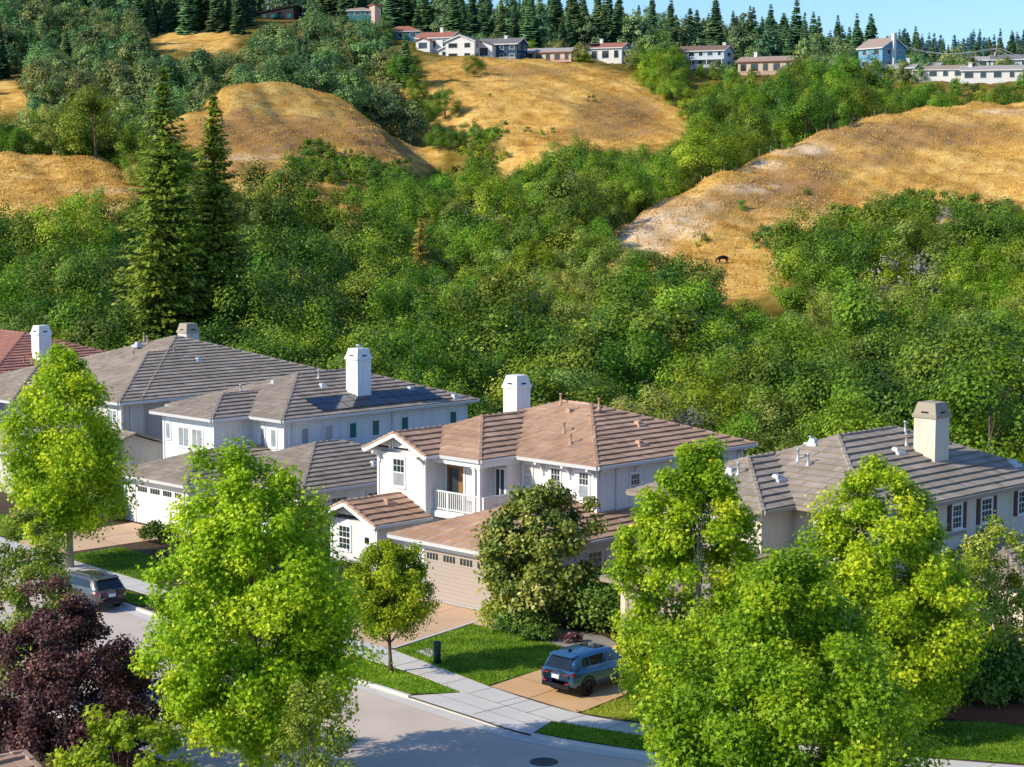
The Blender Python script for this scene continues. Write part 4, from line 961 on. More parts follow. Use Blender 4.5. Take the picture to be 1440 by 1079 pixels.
class House:
    def __init__(s, name, label, u, v, wall, roof, trim='white', gut='gutter', seed=1, rz=-45, cat='house', z=0.0, world=None):
        s.o = (u, v); s.root = empty(name, label, cat, world or W(u, v, z), R(rz)); s.wall, s.roof, s.trim, s.gut = wall, roof, trim, gut; s.rng = np.random.default_rng(seed)
        s.W = MB(); s.T = MB(); s.R = MB(); s.C = MB(); s.G = MB(); s.F = MB()
    def l(s, p): return (p[0] - s.o[0], p[1] - s.o[1], p[2])
    def box(s, u0, u1, v0, v1, z0, z1): s.W.box(u0 - s.o[0], u1 - s.o[0], v0 - s.o[1], v1 - s.o[1], z0, z1)
    def plane(s, pts): tiled(s.R, [s.l(p) for p in pts], s.rng)
    def cap(s, p, q): caps(s.C, s.l(p), s.l(q))
    def edge(s, p, q, out, fascia=True):
        gutter(s.G, s.l(p), s.l(q), out)
    def hip(s, u0, u1, v0, v1, z, pitch, sides='flrb', axis=None, gut='flrb', vend=None):
        """hip roof over an eave rectangle; sides names the slopes that are built (f front, b back, l left, r right)"""
        du, dv = u1 - u0, v1 - v0; k = min(du, dv) / 2; zr = z + k * pitch
        if dv >= du: a, b = ((u0 + u1) / 2, v0 + k, zr), ((u0 + u1) / 2, v1 - k, zr)
        else: a, b = (u0 + k, (v0 + v1) / 2, zr), (u1 - k, (v0 + v1) / 2, zr)
        fl, fr, br, bl = (u0, v0, z), (u1, v0, z), (u1, v1, z), (u0, v1, z)
        if dv >= du: P = {'f': [fl, fr, a], 'r': [fr, br, b, a], 'b': [br, bl, b], 'l': [bl, fl, a, b]}; H_ = {'fl': (fl, a), 'fr': (fr, a), 'br': (br, b), 'bl': (bl, b)}
        else: P = {'f': [fl, fr, b, a], 'r': [fr, br, b], 'b': [br, bl, a, b], 'l': [bl, fl, a]}; H_ = {'fl': (fl, a), 'fr': (fr, b), 'br': (br, b), 'bl': (bl, a)}
        for c in sides: s.plane(P[c])
        for c, (p, q) in H_.items():
            if c[0] in sides and c[1] in sides: s.cap(p, q)
        if (Vector(a) - Vector(b)).length > .3: s.cap(a, b)
        s.C.build('ridge_tiles', M[s.roof], s.root); s.C = MB()
        E_ = {'f': (fl, fr, (0, -1, 0)), 'r': (fr, br, (1, 0, 0)), 'b': (br, bl, (0, 1, 0)), 'l': (bl, fl, (-1, 0, 0))}
        for c in gut:
            if c in sides: s.edge(*E_[c])
        s.soffit(u0, u1, v0, v1, z)
    def soffit(s, u0, u1, v0, v1, z): s.F.box(u0 + .01 - s.o[0], u1 - .01 - s.o[0], v0 + .01 - s.o[1], v1 - .01 - s.o[1], z - .17, z - .075)
    def gable(s, u0, u1, v0, v1, z, pitch, wv, wz0, wu0, wu1, axis='v', barge=True):
        """gable roof with its ridge along v, gable wall at v = wv facing front"""
        c = (u0 + u1) / 2; zr = z + (u1 - u0) / 2 * pitch
        s.plane([(u0, v0, z), (c, v0, zr), (c, v1, zr), (u0, v1, z)]); s.plane([(u1, v0, z), (u1, v1, z), (c, v1, zr), (c, v0, zr)])
        s.cap((c, v0, zr), (c, v1, zr)); s.cap((u0, v0 + .1, z + .02), (c, v0 + .1, zr + .02)); s.cap((u1, v0 + .1, z + .02), (c, v0 + .1, zr + .02)); s.C.build('ridge_tiles', M[s.roof], s.root); s.C = MB()
        s.edge((u1, v0, z), (u1, v1, z), (1, 0, 0)); s.edge((u0, v1, z), (u0, v0, z), (-1, 0, 0))
        # bargeboards and sloping soffits
        bb = MB()
        for a, b in (((u0, z), (c, zr)), ((u1, z), (c, zr))):
            p = s.l((a[0], v0 + .03, a[1] - .13)); q = s.l((b[0], v0 + .03, b[1] - .13)); bb.bar(p, q, .06, .24)
            bb.poly([s.l((a[0], v0 + .06, a[1] - .10)), s.l((b[0], v0 + .06, b[1] - .10)), s.l((b[0], wv, b[1] - .10)), s.l((a[0], wv, a[1] - .10))])
        bb.build('bargeboard', M[s.trim], s.root); zt = z + pitch * (wu0 - u0) - .10
        s.W.poly([s.l((wu0, wv, zt)), s.l((wu1, wv, zt)), s.l((c, wv, zt + (wu1 - wu0) / 2 * pitch))])
    def fr(s, side, d):
        return {'f': ((-s.o[0], d - s.o[1], 0), (1, 0, 0), (0, -1, 0)), 'r': ((d - s.o[0], -s.o[1], 0), (0, 1, 0), (1, 0, 0)), 'l': ((d - s.o[0], -s.o[1], 0), (0, -1, 0), (-1, 0, 0))}[side]
    def window(s, side, d, a0, a1, z0, z1, style='hung', glass='glass', trim=None, name='window', shutters=False, cas=.10):
        fr = s.fr(side, d); t = trim or s.trim; mb = MB()
        mb.fbox(fr, a0 - cas, a1 + cas, z1, z1 + cas, 0, .055); mb.fbox(fr, a0 - cas, a1 + cas, z0 - cas, z0, 0, .075)
        mb.fbox(fr, a0 - cas, a0, z0, z1, 0, .05); mb.fbox(fr, a1, a1 + cas, z0, z1, 0, .05)
        w = a1 - a0; zm = (z0 + z1) / 2; th = .035
        mb.fbox(fr, a0, a0 + th, z0, z1, .01, .04); mb.fbox(fr, a1 - th, a1, z0, z1, .01, .04); mb.fbox(fr, a0 + th, a1 - th, z0, z0 + th, .01, .04); mb.fbox(fr, a0 + th, a1 - th, z1 - th, z1, .01, .04)
        if style in ('hung', 'grid'):
            mb.fbox(fr, a0 + th, a1 - th, zm - .03, zm + .03, .012, .045)
            for i in (1, 2): mb.fbox(fr, a0 + w * i / 3 - .012, a0 + w * i / 3 + .012, zm + .03, z1 - th, .012, .032)
            zz = (zm + z1) / 2; mb.fbox(fr, a0 + th, a1 - th, zz - .012, zz + .012, .013, .031)
        if style == 'grid':
            for i in (1, 2): mb.fbox(fr, a0 + w * i / 3 - .012, a0 + w * i / 3 + .012, z0 + th, zm - .03, .012, .032)
            zz = (zm + z0) / 2; mb.fbox(fr, a0 + th, a1 - th, zz - .012, zz + .012, .013, .031)
        if style == 'slider': mb.fbox(fr, (a0 + a1) / 2 - .03, (a0 + a1) / 2 + .03, z0 + th, z1 - th, .012, .045)
        f = mb.build(name, M[t], s.root)
        g = MB(); g.fbox(fr, a0 + .005, a1 - .005, z0 + .005, z1 - .005, -.02, .018)
        if style == 'hung' and glass == 'glass': 
            g.build('pane', [M['glass']], f); b = MB(); b.fbox(fr, a0 + th + .004, a1 - th - .004, z0 + th + .004, zm - .034, .018, .022); b.build('blind', M['glass_blue'], f)
        else: g.build('pane', M[glass], f)
        if shutters:
            for x0 in (a0 - cas - .34, a1 + cas):
                m2 = MB(); m2.fbox(fr, x0 + .02, x0 + .32, z0 - .06, z1 + .06, 0, .045)
                for k in range(8): zz = z0 + (z1 - z0) * (k + .5) / 8; m2.fbox(fr, x0 + .06, x0 + .28, zz - .05, zz + .03, .045, .06)
                m2.build('shutter', M['shutter'], s.root)
        return f
    def garage_door(s, d, a0, a1, z0, z1, wins, m='garage'):
        fr = s.fr('f', d); mb = MB(); mb.fbox(fr, a0, a1, z0, z1, -.05, .0)
        rows = 4; hh = (z1 - z0) / rows
        for r_ in range(rows):
            for c in range(4):
                x0 = a0 + (a1 - a0) * c / 4 + .06; x1 = a0 + (a1 - a0) * (c + 1) / 4 - .06
                if r_ < rows - 1 and m == 'white': mb.fbox(fr, x0, x1, z0 + hh * r_ + .07, z0 + hh * (r_ + 1) - .07, 0, .018)
            if m == 'white': continue
            for q_ in range(3): mb.fbox(fr, a0, a1, z0 + hh * (r_ + q_ / 3) + .012, z0 + hh * (r_ + (q_ + 1) / 3) - .012, 0, .014)
        door = mb.build('garage_door', M[m], s.root)
        for x0, x1 in wins:
            n = 4; mb = MB(); za, zb = z1 - hh * .80, z1 - hh * .28
            for i in range(n): mb.fbox(fr, x0 + (x1 - x0) * i / n + .03, x0 + (x1 - x0) * (i + 1) / n - .03, za, zb, .0, .024)
            mb.build('window', M['glass'], door)
        t = MB(); t.fbox(fr, a0 - .16, a0, z0, z1 + .16, -.02, .05); t.fbox(fr, a1, a1 + .16, z0, z1 + .16, -.02, .05); t.fbox(fr, a0, a1, z1, z1 + .16, -.02, .05); t.build('garage_door_trim', M[s.trim], s.root)
    def vents(s, lst, kind='pipe', m='metal'):
        for p in lst:
            p = s.l(p); mb = MB()
            if kind == 'pipe':
                mb.lathe([(.17, p[2] - .12), (.10, p[2] + .10), (.06, p[2] + .14), (.06, p[2] + .52), (.085, p[2] + .53), (.085, p[2] + .60)], p[0], p[1], 10); mb.build('vent_pipe', M[m], s.root, True)
            else:
                x, y, z = p; mb.hexa([(x - .38, y - .34, z - .16), (x + .38, y - .34, z - .16), (x + .38, y + .34, z - .16), (x - .38, y + .34, z - .16)], [(x - .34, y - .30, z + .03), (x + .34, y - .30, z + .03), (x + .34, y + .30, z + .03), (x - .34, y + .30, z + .03)])
                mb.hexa([(x - .2, y - .2, z + .03), (x + .2, y - .2, z + .03), (x + .2, y + .2, z + .03), (x - .2, y + .2, z + .03)], [(x - .1, y - .14, z + .24), (x + .14, y - .14, z + .19), (x + .14, y + .14, z + .19), (x - .1, y + .14, z + .24)])
                mb.build('roof_vent', M[m], s.root)
    def chimney(s, u, v, z0, z1, w, wall, capm, pipe=False):
        p = s.l((u, v, 0)); h = w / 2; mb = MB(); mb.box(p[0] - h, p[0] + h, p[1] - h, p[1] + h, z0, z1 - .72); ch = mb.build('chimney', M[wall], s.root)
        mb = MB(); g = .07; a = z1 - .72
        mb.box(p[0] - h - g, p[0] + h + g, p[1] - h - g, p[1] + h + g, a, a + .16)
        q = h + .03; r_ = h - .12
        mb.hexa([(p[0] - q, p[1] - q, a + .16), (p[0] + q, p[1] - q, a + .16), (p[0] + q, p[1] + q, a + .16), (p[0] - q, p[1] + q, a + .16)], [(p[0] - r_, p[1] - r_, z1), (p[0] + r_, p[1] - r_, z1), (p[0] + r_, p[1] + r_, z1), (p[0] - r_, p[1] + r_, z1)])
        mb.build('chimney_cap', M[capm], ch)
        mb = MB()
        for side in ((0, -1), (1, 0)):
            for k in (-.0,):
                cx, cy = p[0] + side[0] * (q - .035), p[1] + side[1] * (q - .035)
                if side[0]: mb.box(cx - .02, cx + .02, cy - .20, cy + .20, a + .21, a + .30)
                else: mb.box(cx - .20, cx + .20, cy - .02, cy + .02, a + .21, a + .30)
        mb.build('chimney_slot', M['black'], ch)
        if pipe: m3 = MB(); m3.lathe([(.11, z1 - .1), (.11, z1 + .14), (.17, z1 + .15), (.17, z1 + .24)], p[0], p[1], 10); m3.build('flue', M['metal'], ch, True)
    def finish(s, fascia='white'):
        s.W.build('wall', M[s.wall], s.root); r_ = s.R.build('roof', M[s.roof], s.root)
        if s.C.f: s.C.build('ridge_tiles', M[s.roof], r_)
        if s.G.f: s.G.build('gutter', M[s.gut], s.root)
        if s.T.f: s.T.build('trim', M[s.trim], s.root)
        if s.F.f: s.F.build('soffit', M[s.trim], s.root)
    def corner(s, u, v, z0, z1, w=.14):
        mb = MB(); mb.box(u - w / 2 - s.o[0], u + w / 2 - s.o[0], v - w / 2 - s.o[1], v + w / 2 - s.o[1], z0, z1); mb.build('corner_board', M[s.trim], s.root)
    def downpipe(s, u, v, z0, z1):
        mb = MB(); p = s.l((u, v, 0)); mb.tube([(p[0], p[1], z0), (p[0], p[1], z1)], .05, 6); mb.build('downpipe', M[s.gut], s.root)
    def corbel(s, side, d, a, z, r_=.75):
        fr = s.fr(side, d); mb = MB(); mb.fbox(fr, a - .07, a + .07, z - r_, z, 0, .10); mb.fbox(fr, a - .07, a + .07, z - .13, z, .10, r_ * .9)
        p0, ax, n = fr
        for i in range(5):
            t0, t1 = i / 5 * math.pi / 2, (i + 1) / 5 * math.pi / 2
            q = lambda t: (p0[0] + ax[0] * a + n[0] * (.05 + r_ * .8 * (1 - math.cos(t))), p0[1] + ax[1] * a + n[1] * (.05 + r_ * .8 * (1 - math.cos(t))), z - r_ + .08 + (r_ - .16) * math.sin(t))
            mb.bar(q(t0), q(t1), .11, .09)
        mb.build('corbel', M[s.trim], s.root)

# --- the main house
h = House('two_storey_house', 'pale siding house with tan tiled roof, balcony and wide taupe garage door', 0, 6, 'cream_wall', 'tile_tan', seed=3)
E = 6.15
h.box(-10.6, 3.2, 7.65, 19.3, 0, E - .15)                       # main body
h.box(-9.4, -5.7, 4.1, 8.2, 2.6, E - .15); h.box(-9.4, -5.7, 4.55, 8.2, 0, 2.6)
h.box(-5.7, -3.1, 5.5, 8.0, 0, E - .16); h.box(-3.1, -2.15, 6.6, 8.0, 0, E - .17)
h.box(-9.45, -5.85, .85, 5, 0, 2.8)                             # single storey wing
h.box(-2.4, 4.85, -.35, 8.1, 0, 2.75)                           # garage
h.hip(-11.1, 3.8, 7.05, 19.9, E, .335, 'flrb', gut='frb')
h.hip(-10.0, -2.0, 4.5, 16.5, E + .012, .40, 'flr', gut='fr')
h.gable(-10.0, -5.1, 3.5, 9.0, E + .02, .42, 4.1, 2.7, -9.4, -5.7)
h.gable(-10.05, -5.25, .1, 4.12, 2.9, .42, .85, 2.7, -9.45, -5.85)
h.hip(-2.95, 5.4, -.9, 12.5, 2.92, .335, 'flr', gut='flr')
h.F.box(-5.75 - 0, -2.05, 4.6 - 6, 8 - 6, 2.95, 3.2)           # balcony floor
mb = MB(); mb.box(-5.7, -2.0, 4.52 - 6, 4.62 - 6, 2.86, 3.12); mb.build('balcony_edge', M['white'], h.root)
# vents in the gables
for c, v, zz, n in ((-7.55, 4.05, E + .02, 9), (-7.65, .8, 2.9, 5)):
    mb = MB()
    for i in range(n):
        x = c + (i - (n - 1) / 2) * .22; top = zz + .42 * (2.42 - abs(x - c)) - .22
        mb.box(x - .05, x + .05, v - 6 - .02, v - 6 + .02, max(top - .45, zz + .05), top)
    mb.build('gable_slats', M['white'], h.root)
# windows
h.window('f', 4.1, -8.22, -7.32, 4.25, 5.72); h.window('f', 7.65, -1.95, -1.35, 4.55, 5.72, glass='blind', style='hung'); h.window('f', 7.65, .02, .68, 4.35, 5.68); h.window('f', 7.65, 2.0, 2.66, 4.35, 5.68)
h.window('f', 6.6, -2.98, -2.3, 3.4, 5.45, 'slider', name='window'); h.window('f', .85, -8.85, -7.95, 1.2, 2.45, 'grid')
h.window('f', 7.65, -1.72 + .1, -1.72 + .11, 4.6, 4.61) if False else None
fr = h.fr('f', 5.5); mb = MB(); mb.fbox(fr, -5.5, -5.36, 3.2, 5.5, 0, .06); mb.fbox(fr, -4.42, -4.28, 3.2, 5.5, 0, .06); mb.fbox(fr, -5.36, -4.42, 5.36, 5.5, 0, .06); mb.fbox(fr, -4.62, -4.42, 3.2, 5.36, .0, .04)
dr = mb.build('balcony_door', M['brown_wood'], h.root); g = MB(); g.fbox(fr, -5.36, -4.62, 3.2, 5.36, -.02, .02); g.build('pane', M['glass'], dr)
mb = MB(); mb.fbox(fr, -5.66, -5.52, 3.2, 5.62, 0, .05); mb.fbox(fr, -4.26, -4.12, 3.2, 5.62, 0, .05); mb.fbox(fr, -5.52, -4.26, 5.5, 5.62, 0, .05); mb.build('door_trim', M['white'], h.root)
# balcony railing, posts
mb = MB(); v0 = 4.68 - 6
mb.bar((-5.68, v0, 4.22), (-2.2, v0, 4.22), .09, .07); mb.bar((-5.68, v0, 3.3), (-2.2, v0, 3.3), .06, .06)
x = -5.6
while x < -2.3: mb.bar((x, v0, 3.3), (x, v0, 4.2), .045, .045); x += .15
for x in (-4.6, -3.45): mb.box(x - .05, x + .05, v0 - .05, v0 + .05, 3.1, 4.26)
mb.build('railing', M['white'], h.root)
mb = MB(); mb.box(-2.16, -2.0, 4.75 - 6, 7.66 - 6, 2.9, 4.12); mb.box(-2.2, -1.96, 4.72 - 6, 7.7 - 6, 4.12, 4.2); mb.build('balcony_side_wall', M['cream_wall'], h.root)
for u, v in ((-2.25, 4.72), (-2.62, 4.72)):
    mb = MB(); mb.box(u - .1, u + .1, v - .1 - 6, v + .1 - 6, 2.9, E - .42); mb.box(u - .14, u + .14, v - .14 - 6, v + .14 - 6, E - .52, E - .4); mb.build('balcony_post', M['white'], h.root)
mb = MB(); mb.box(-5.7, -2.05, 4.55 - 6, 4.8 - 6, E - .42, E - .17); mb.box(-2.3, -2.06, 4.8 - 6, 7.6 - 6, E - .42, E - .17); mb.build('balcony_beam', M['white'], h.root)
for a in (-9.3, -5.85): h.corbel('f', 4.1, a, E - .1, .62)
for a in (-9.35, -5.95): h.corbel('f', .85, a, 2.85, .5)
for a in (-.55, 1.35, 3.08): h.corbel('f', 7.65, a, E - .18, .72)
for a in (7.9, 10.6, 13.4, 16.2, 19.0): h.corbel('r', 3.2, a, E - .18, .6)
for u, v, a, b in ((-9.4, 4.1, 2.7, E - .15), (-5.7, 4.1, 2.7, E - .15), (3.2, 7.65, 2.7, E - .15), (3.2, 19.3, 0, E - .15), (-9.45, .85, 0, 2.78), (-5.85, .85, 0, 2.78)): h.corner(u, v, a, b)
h.garage_door(-.38, -.85, 4.1, .02, 2.44, [(-.72, .12), (.46, 1.34), (1.64, 2.54), (2.84, 3.76)])
mb = MB(); mb.box(-6.7, -6.5, .74 - 6, .85 - 6, 1.75, 2.05); mb.build('wall_lamp', M['black'], h.root)
mb = MB(); mb.box(-5.85, -5.72, 1.6 - 6, 1.75 - 6, 1.75, 2.1); mb.build('wall_lamp', M['black'], h.root)
h.window('r', 3.2, 15.6, 16.3, 4.3, 5.3, 'slider'); h.window('r', 3.2, 10.2, 10.9, 4.2, 5.4)
h.window('r', 4.85, 2.0, 3.0, 1.0, 2.2, 'grid'); h.window('r', 4.85, 5.2, 6.2, 1.0, 2.2, 'grid')
h.downpipe(3.27, 9.1, 0.1, E - .2)
h.chimney(-9.4, 14.6, 5.6, 9.35, 1.1, 'white_wall', 'white')
pr = lambda u, v: E + .335 * (v - 7.05)
h.vents([(-1.55, 13.0, 8.15), (-4.4, 13.0, 8.2), (-1.3, 10.0, pr(0, 10.0)), (1.0, 9.9, pr(0, 9.9) - .0), (.2, 8.9, pr(0, 8.9))], m='tile_tan')
h.vents([(-3.1, 12.3, pr(0, 12.3)), (-7.0, 2.6, 3.65), ], 'box', 'tile_tan')
h.vents([(0.2, 14.2, E + .335 * (3.8 - .2)), (2.2, 12.0, E + .335 * 1.6)], 'box', 'tile_tan')
h.finish()

# --- white house with solar panels
h = House('two_storey_house', 'white house with grey brown roof, solar panels and tall white chimney', -27, 8, 'white_wall', 'tile_grey', seed=5)
E = 5.95
h.box(-35.5, -24.55, 9.6, 25.0, 0, E - .15); h.box(-33.2, -27.9, 6.8, 10.2, 2.5, E - .15); h.box(-33.2, -30, 7.2, 10, 0, 2.5)
h.box(-30.0, -23.6, 1.75, 9.7, 0, 2.75); h.box(-27, -17.0, 5.0, 16.5, 0, 2.72)
h.hip(-36.1, -23.95, 9.0, 25.6, E, .335, 'flrb'); h.hip(-33.8, -27.3, 6.2, 18, E + .012, .335, 'flr', gut='flr')
h.hip(-30.6, -23.0, 1.1, 13, 2.92, .335, 'flr', gut='flr'); h.hip(-27.2, -16.4, 4.4, 17.1, 2.9, .335, 'flrb', gut='frb')
h.window('f', 6.8, -32.95, -32.5, 4.25, 5.25, 'plain', 'glass_blue'); h.window('f', 6.8, -31.6, -30.5, 3.9, 5.1, 'slider', 'glass_blue'); h.window('f', 6.8, -30.15, -29.1, 3.9, 5.1, 'slider', 'glass_blue')
h.window('f', 9.6, -26.85, -26.45, 4.1, 5.2, 'plain', 'glass_blue'); h.window('f', 9.6, -25.8, -25.3, 4.1, 5.2, 'plain', 'glass_blue')
for i, (a, b, g) in enumerate([(10.95, 11.5, 'glass_blue'), (12.8, 13.45, 'blind'), (14.8, 15.4, 'glass_teal'), (16.7, 17.3, 'glass_teal'), (19.2, 19.8, 'glass_teal'), (23.5, 24.1, 'glass_teal')]):
    h.window('r', -24.55, a, b, 4.25, 5.25, 'plain', g)
h.downpipe(-24.48, 10.2, 3, E - .2); h.downpipe(-24.48, 18.4, 3, E - .2)
for u, v, a, b in ((-33.2, 6.8, 2.5, E - .15), (-27.9, 6.8, 2.5, E - .15), (-24.55, 9.6, 2.6, E - .15), (-24.55, 25, 0, E - .15), (-30, 1.75, 0, 2.7)): h.corner(u, v, a, b)
h.garage_door(1.72, -28.9, -24.1, .02, 2.4, [(-28.7, -27.7), (-27.4, -26.4), (-26.1, -25.2), (-24.9, -24.2)], 'white')
h.window('r', -17.0, 7.0, 8.2, 1.0, 2.2, 'grid'); h.window('r', -17.0, 9.8, 10.7, 1.2, 2.2, 'slider'); h.window('f', 5.0, -19.5, -18.2, .9, 2.2, 'grid')
mb = MB(); fr = h.fr('f', 5.0); mb.fbox(fr, -22.6, -21.6, .05, 2.15, 0, .05); mb.build('front_door', M['brown_wood'], h.root)
h.chimney(-26.4, 17.2, 5.5, 9.75, 1.15, 'white_wall', 'white', True)
rr = lambda u: E + .335 * (-23.95 - u)
h.vents([(-29.0, 16.0, rr(-29.0)), (-29.4, 19.2, rr(-29.4)), (-31, 11.2, 6.9)], m='metal'); h.vents([(-27.9, 15.4, rr(-27.9)), (-30.6, 13.6, 7.4), (-26.3, 21.6, rr(-26.3)), (-24.6, 24.0, rr(-24.6)), (-18.4, 11.5, 2.9 + .335 * 2.0)], 'box', 'metal')
# solar panels lie on the right slope
pm = M['solar']
n_ = Vector((.335, 0, 1)).normalized()
def panel(u0, u1, v0, v1, ue, ze, col, name='solar_panel'):
    z = lambda u: ze + .335 * (ue - u) + .13
    mb = MB(); b = [h.l((u0, v0, z(u0) - .05)), h.l((u1, v0, z(u1) - .05)), h.l((u1, v1, z(u1) - .05)), h.l((u0, v1, z(u0) - .05))]; t = [(p[0], p[1], p[2] + .045) for p in b]
    mb.hexa(b, t); o = mb.build(name, M['black'], h.root)
    e = .025; mb = MB(); mb.poly([h.l((u0 + e, v0 + e, z(u0 + e) + .0)), h.l((u1 - e, v0 + e, z(u1 - e) + .0)), h.l((u1 - e, v1 - e, z(u1 - e) + .0)), h.l((u0 + e, v1 - e, z(u0 + e) + .0))])
    mb.build('cell_sheet', pm, o)
for i in range(9):
    for a, b in ((-26.2, -25.32), (-25.30, -24.42)): panel(a, b, 12.6 + i * 1.12, 12.6 + i * 1.12 + 1.10, -23.95, E, i)
for i in range(3): panel(-20.6, -18.9, 13.2 + i * 1.05, 14.23 + i * 1.05, -16.4, 2.9, i)
h.finish()

# --- taupe stucco house behind
h = House('two_storey_house', 'taupe stucco house with large grey brown hip roof behind the white house', -47, 15, 'stucco_taupe', 'tile_taupe', trim='white', gut='gutter', seed=7)
E = 5.9
h.box(-58, -40.1, 9.9, 28, 0, E - .15); h.box(-53.5, -40.1, 8.2, 12, 0, E - .15); h.box(-43, -36.2, 3.6, 9.6, 0, 3.3); h.box(-52, -43.05, 2, 8, 0, 2.7)
h.hip(-59.1, -39.5, 9.3, 29, E, .335, 'flrb', gut='rb'); h.hip(-54.2, -39.5, 7.6, 24, E + .01, .335, 'flr', gut='fr')
h.hip(-60, -49.5, 5.5, 20, E - .5, .335, 'flr', gut='fr')
h.hip(-53, -42.6, 1.4, 12, 2.9, .335, 'flr', gut='flr')
# low gable with its gable end facing the white house
c, z0, zr = 6.3, 3.45, 4.35
h.plane([(-45, c - 2.7, z0), (-35.6, c - 2.7, z0), (-35.6, c, zr), (-45, c, zr)]); h.plane([(-45, c, zr), (-35.6, c, zr), (-35.6, c + 2.7, z0), (-45, c + 2.7, z0)]); h2 = h.C; h.C = MB(); h.cap((-45, c, zr), (-35.6, c, zr)); h.cap((-35.7, c - 2.7, z0), (-35.7, c, zr)); h.cap((-35.7, c + 2.7, z0), (-35.7, c, zr)); h.C.build('ridge_tiles', M[h.roof], h.root); h.C = h2
h.W.poly([h.l((-36.2, 3.6, 3.3)), h.l((-36.2, 9.0, 3.3)), h.l((-36.2, 6.3, 4.25))])
h.window('f', 8.2, -41.55, -40.65, 4.1, 5.25, 'slider', 'glass_blue'); h.corner(-40.1, 8.2, 0, E - .15); h.window('f', 8.2, -45, -43.6, 3.9, 5.2, 'slider'); h.window('f', 2.0, -48, -46.4, 1, 2.2, 'grid')
h.downpipe(-40.03, 8.9, 2, E - .2)
h.chimney(-50.8, 21.3, 7.0, 9.95, 1.15, 'stucco_taupe', 'stone_trim')
h.vents([(-48.4, 14.8, 7.85), (-50.6, 17.5, 8.6), (-52.5, 18.5, 8.7), (-46.5, 17.0, 8.1)], m='tile_taupe'); h.vents([(-48.6, 19.7, 8.75), (-50.5, 16.6, 8.6), (-45, 18, 7.7)], 'box', 'metal')
h.finish()

# --- red roofed house at the far left
h = House('two_storey_house', 'blue grey house with red tiled roof and white chimney at the left margin', -70, 20, 'white_wall', 'tile_red', seed=9)
E = 5.9
h.box(-79.5, -61.6, 11, 25, 0, E - .15); h.hip(-80, -61.0, 10.4, 25.6, E, .335, 'flrb'); h.hip(-72, -66, 7.5, 20, E - .2, .3, 'flr', gut='fr'); h.box(-71.5, -66.5, 8, 12, 0, 5.4)
h.chimney(-63.4, 16.4, 5.5, 9.4, 1.1, 'white_wall', 'white'); h.vents([(-63.0, 14.6, E + .62), (-63.4, 15.5, E + .8)], m='tile_red'); h.window('r', -61.6, 12.4, 13.4, 4, 5.2, 'slider'); h.window('f', 11, -65, -63.6, 4, 5.2, 'slider')
h.finish()

# --- cream stucco house on the right
h = House('two_storey_house', 'cream stucco house with grey brown roof, brown shutters and tall cream chimney', 15, 12, 'stucco_cream', 'tile_taupe', trim='stone_trim', gut='tan_gutter', seed=11)
E = 5.9
h.box(9.8, 20.25, 6.4, 21.6, 0, E - .15); h.box(9.5, 16.3, 4.15, 8, 0, E - .15); h.box(12.2, 18.5, -.6, 8, 0, 2.7); h.box(20, 24.8, 12, 20, 0, 2.6)
h.hip(9.2, 20.85, 5.8, 22.2, E, .42, 'flrb'); h.hip(8.9, 16.85, 3.55, 16, E + .012, .40, 'flr', gut='flr')
h.hip(11.6, 19.1, -1.2, 12, 2.9, .335, 'flr', gut='flr'); h.hip(15.5, 25.4, 11.4, 20.6, 2.75, .25, 'frb', gut='frb')
for a, b in ((13.35, 14.1), (15.85, 16.75), (10.9, 11.6), (19.2, 20)): h.window('r', 20.25, a, b, 4.3, 5.4, 'grid', trim='white', shutters=True)
fr = h.fr('r', 20.25)
for a, b in ((13.35, 14.1), (15.85, 16.75)): mb = MB(); mb.fbox(fr, a - .4, b + .4, 5.55, 5.68, 0, .09); mb.build('window_head', M['stone_trim'], h.root); mb = MB(); mb.fbox(fr, a - .4, b + .4, 3.98, 4.12, 0, .09); mb.build('window_sill', M['stone_trim'], h.root)
h.window('f', 4.15, 11, 12.4, 4.1, 5.2, 'slider', trim='white'); h.window('f', 6.4, 18.0, 19.2, 4.1, 5.2, 'slider', trim='white')
h.garage_door(-.63, 12.7, 17.3, .02, 2.4, [(12.9, 13.7), (14.0, 14.8), (15.1, 16.0), (16.3, 17.1)])
h.chimney(17.6, 15.6, 6, 9.85, 1.2, 'stucco_cream', 'stone_trim')
r1 = lambda u: E + .42 * (20.85 - u)
h.vents([(15.6, 16.4, 8.1), (16.6, 15.0, r1(16.6)), (14.5, 9.2, E + .42 * 3.4), (15.3, 8.9, E + .42 * 3.1), (13.0, 12.2, 7.5), (13.5, 6.0, 6.9)], m='metal'); h.vents([(16.9, 13.7, r1(16.9)), (14.2, 10.8, E + .42 * 5.0), (14.8, 7.2, E + .012 + .4 * (16.85 - 14.8)), (12.9, 6.2, 6.95), (19.3, 20.2, r1(19.3))], 'box', 'metal')
h.finish()

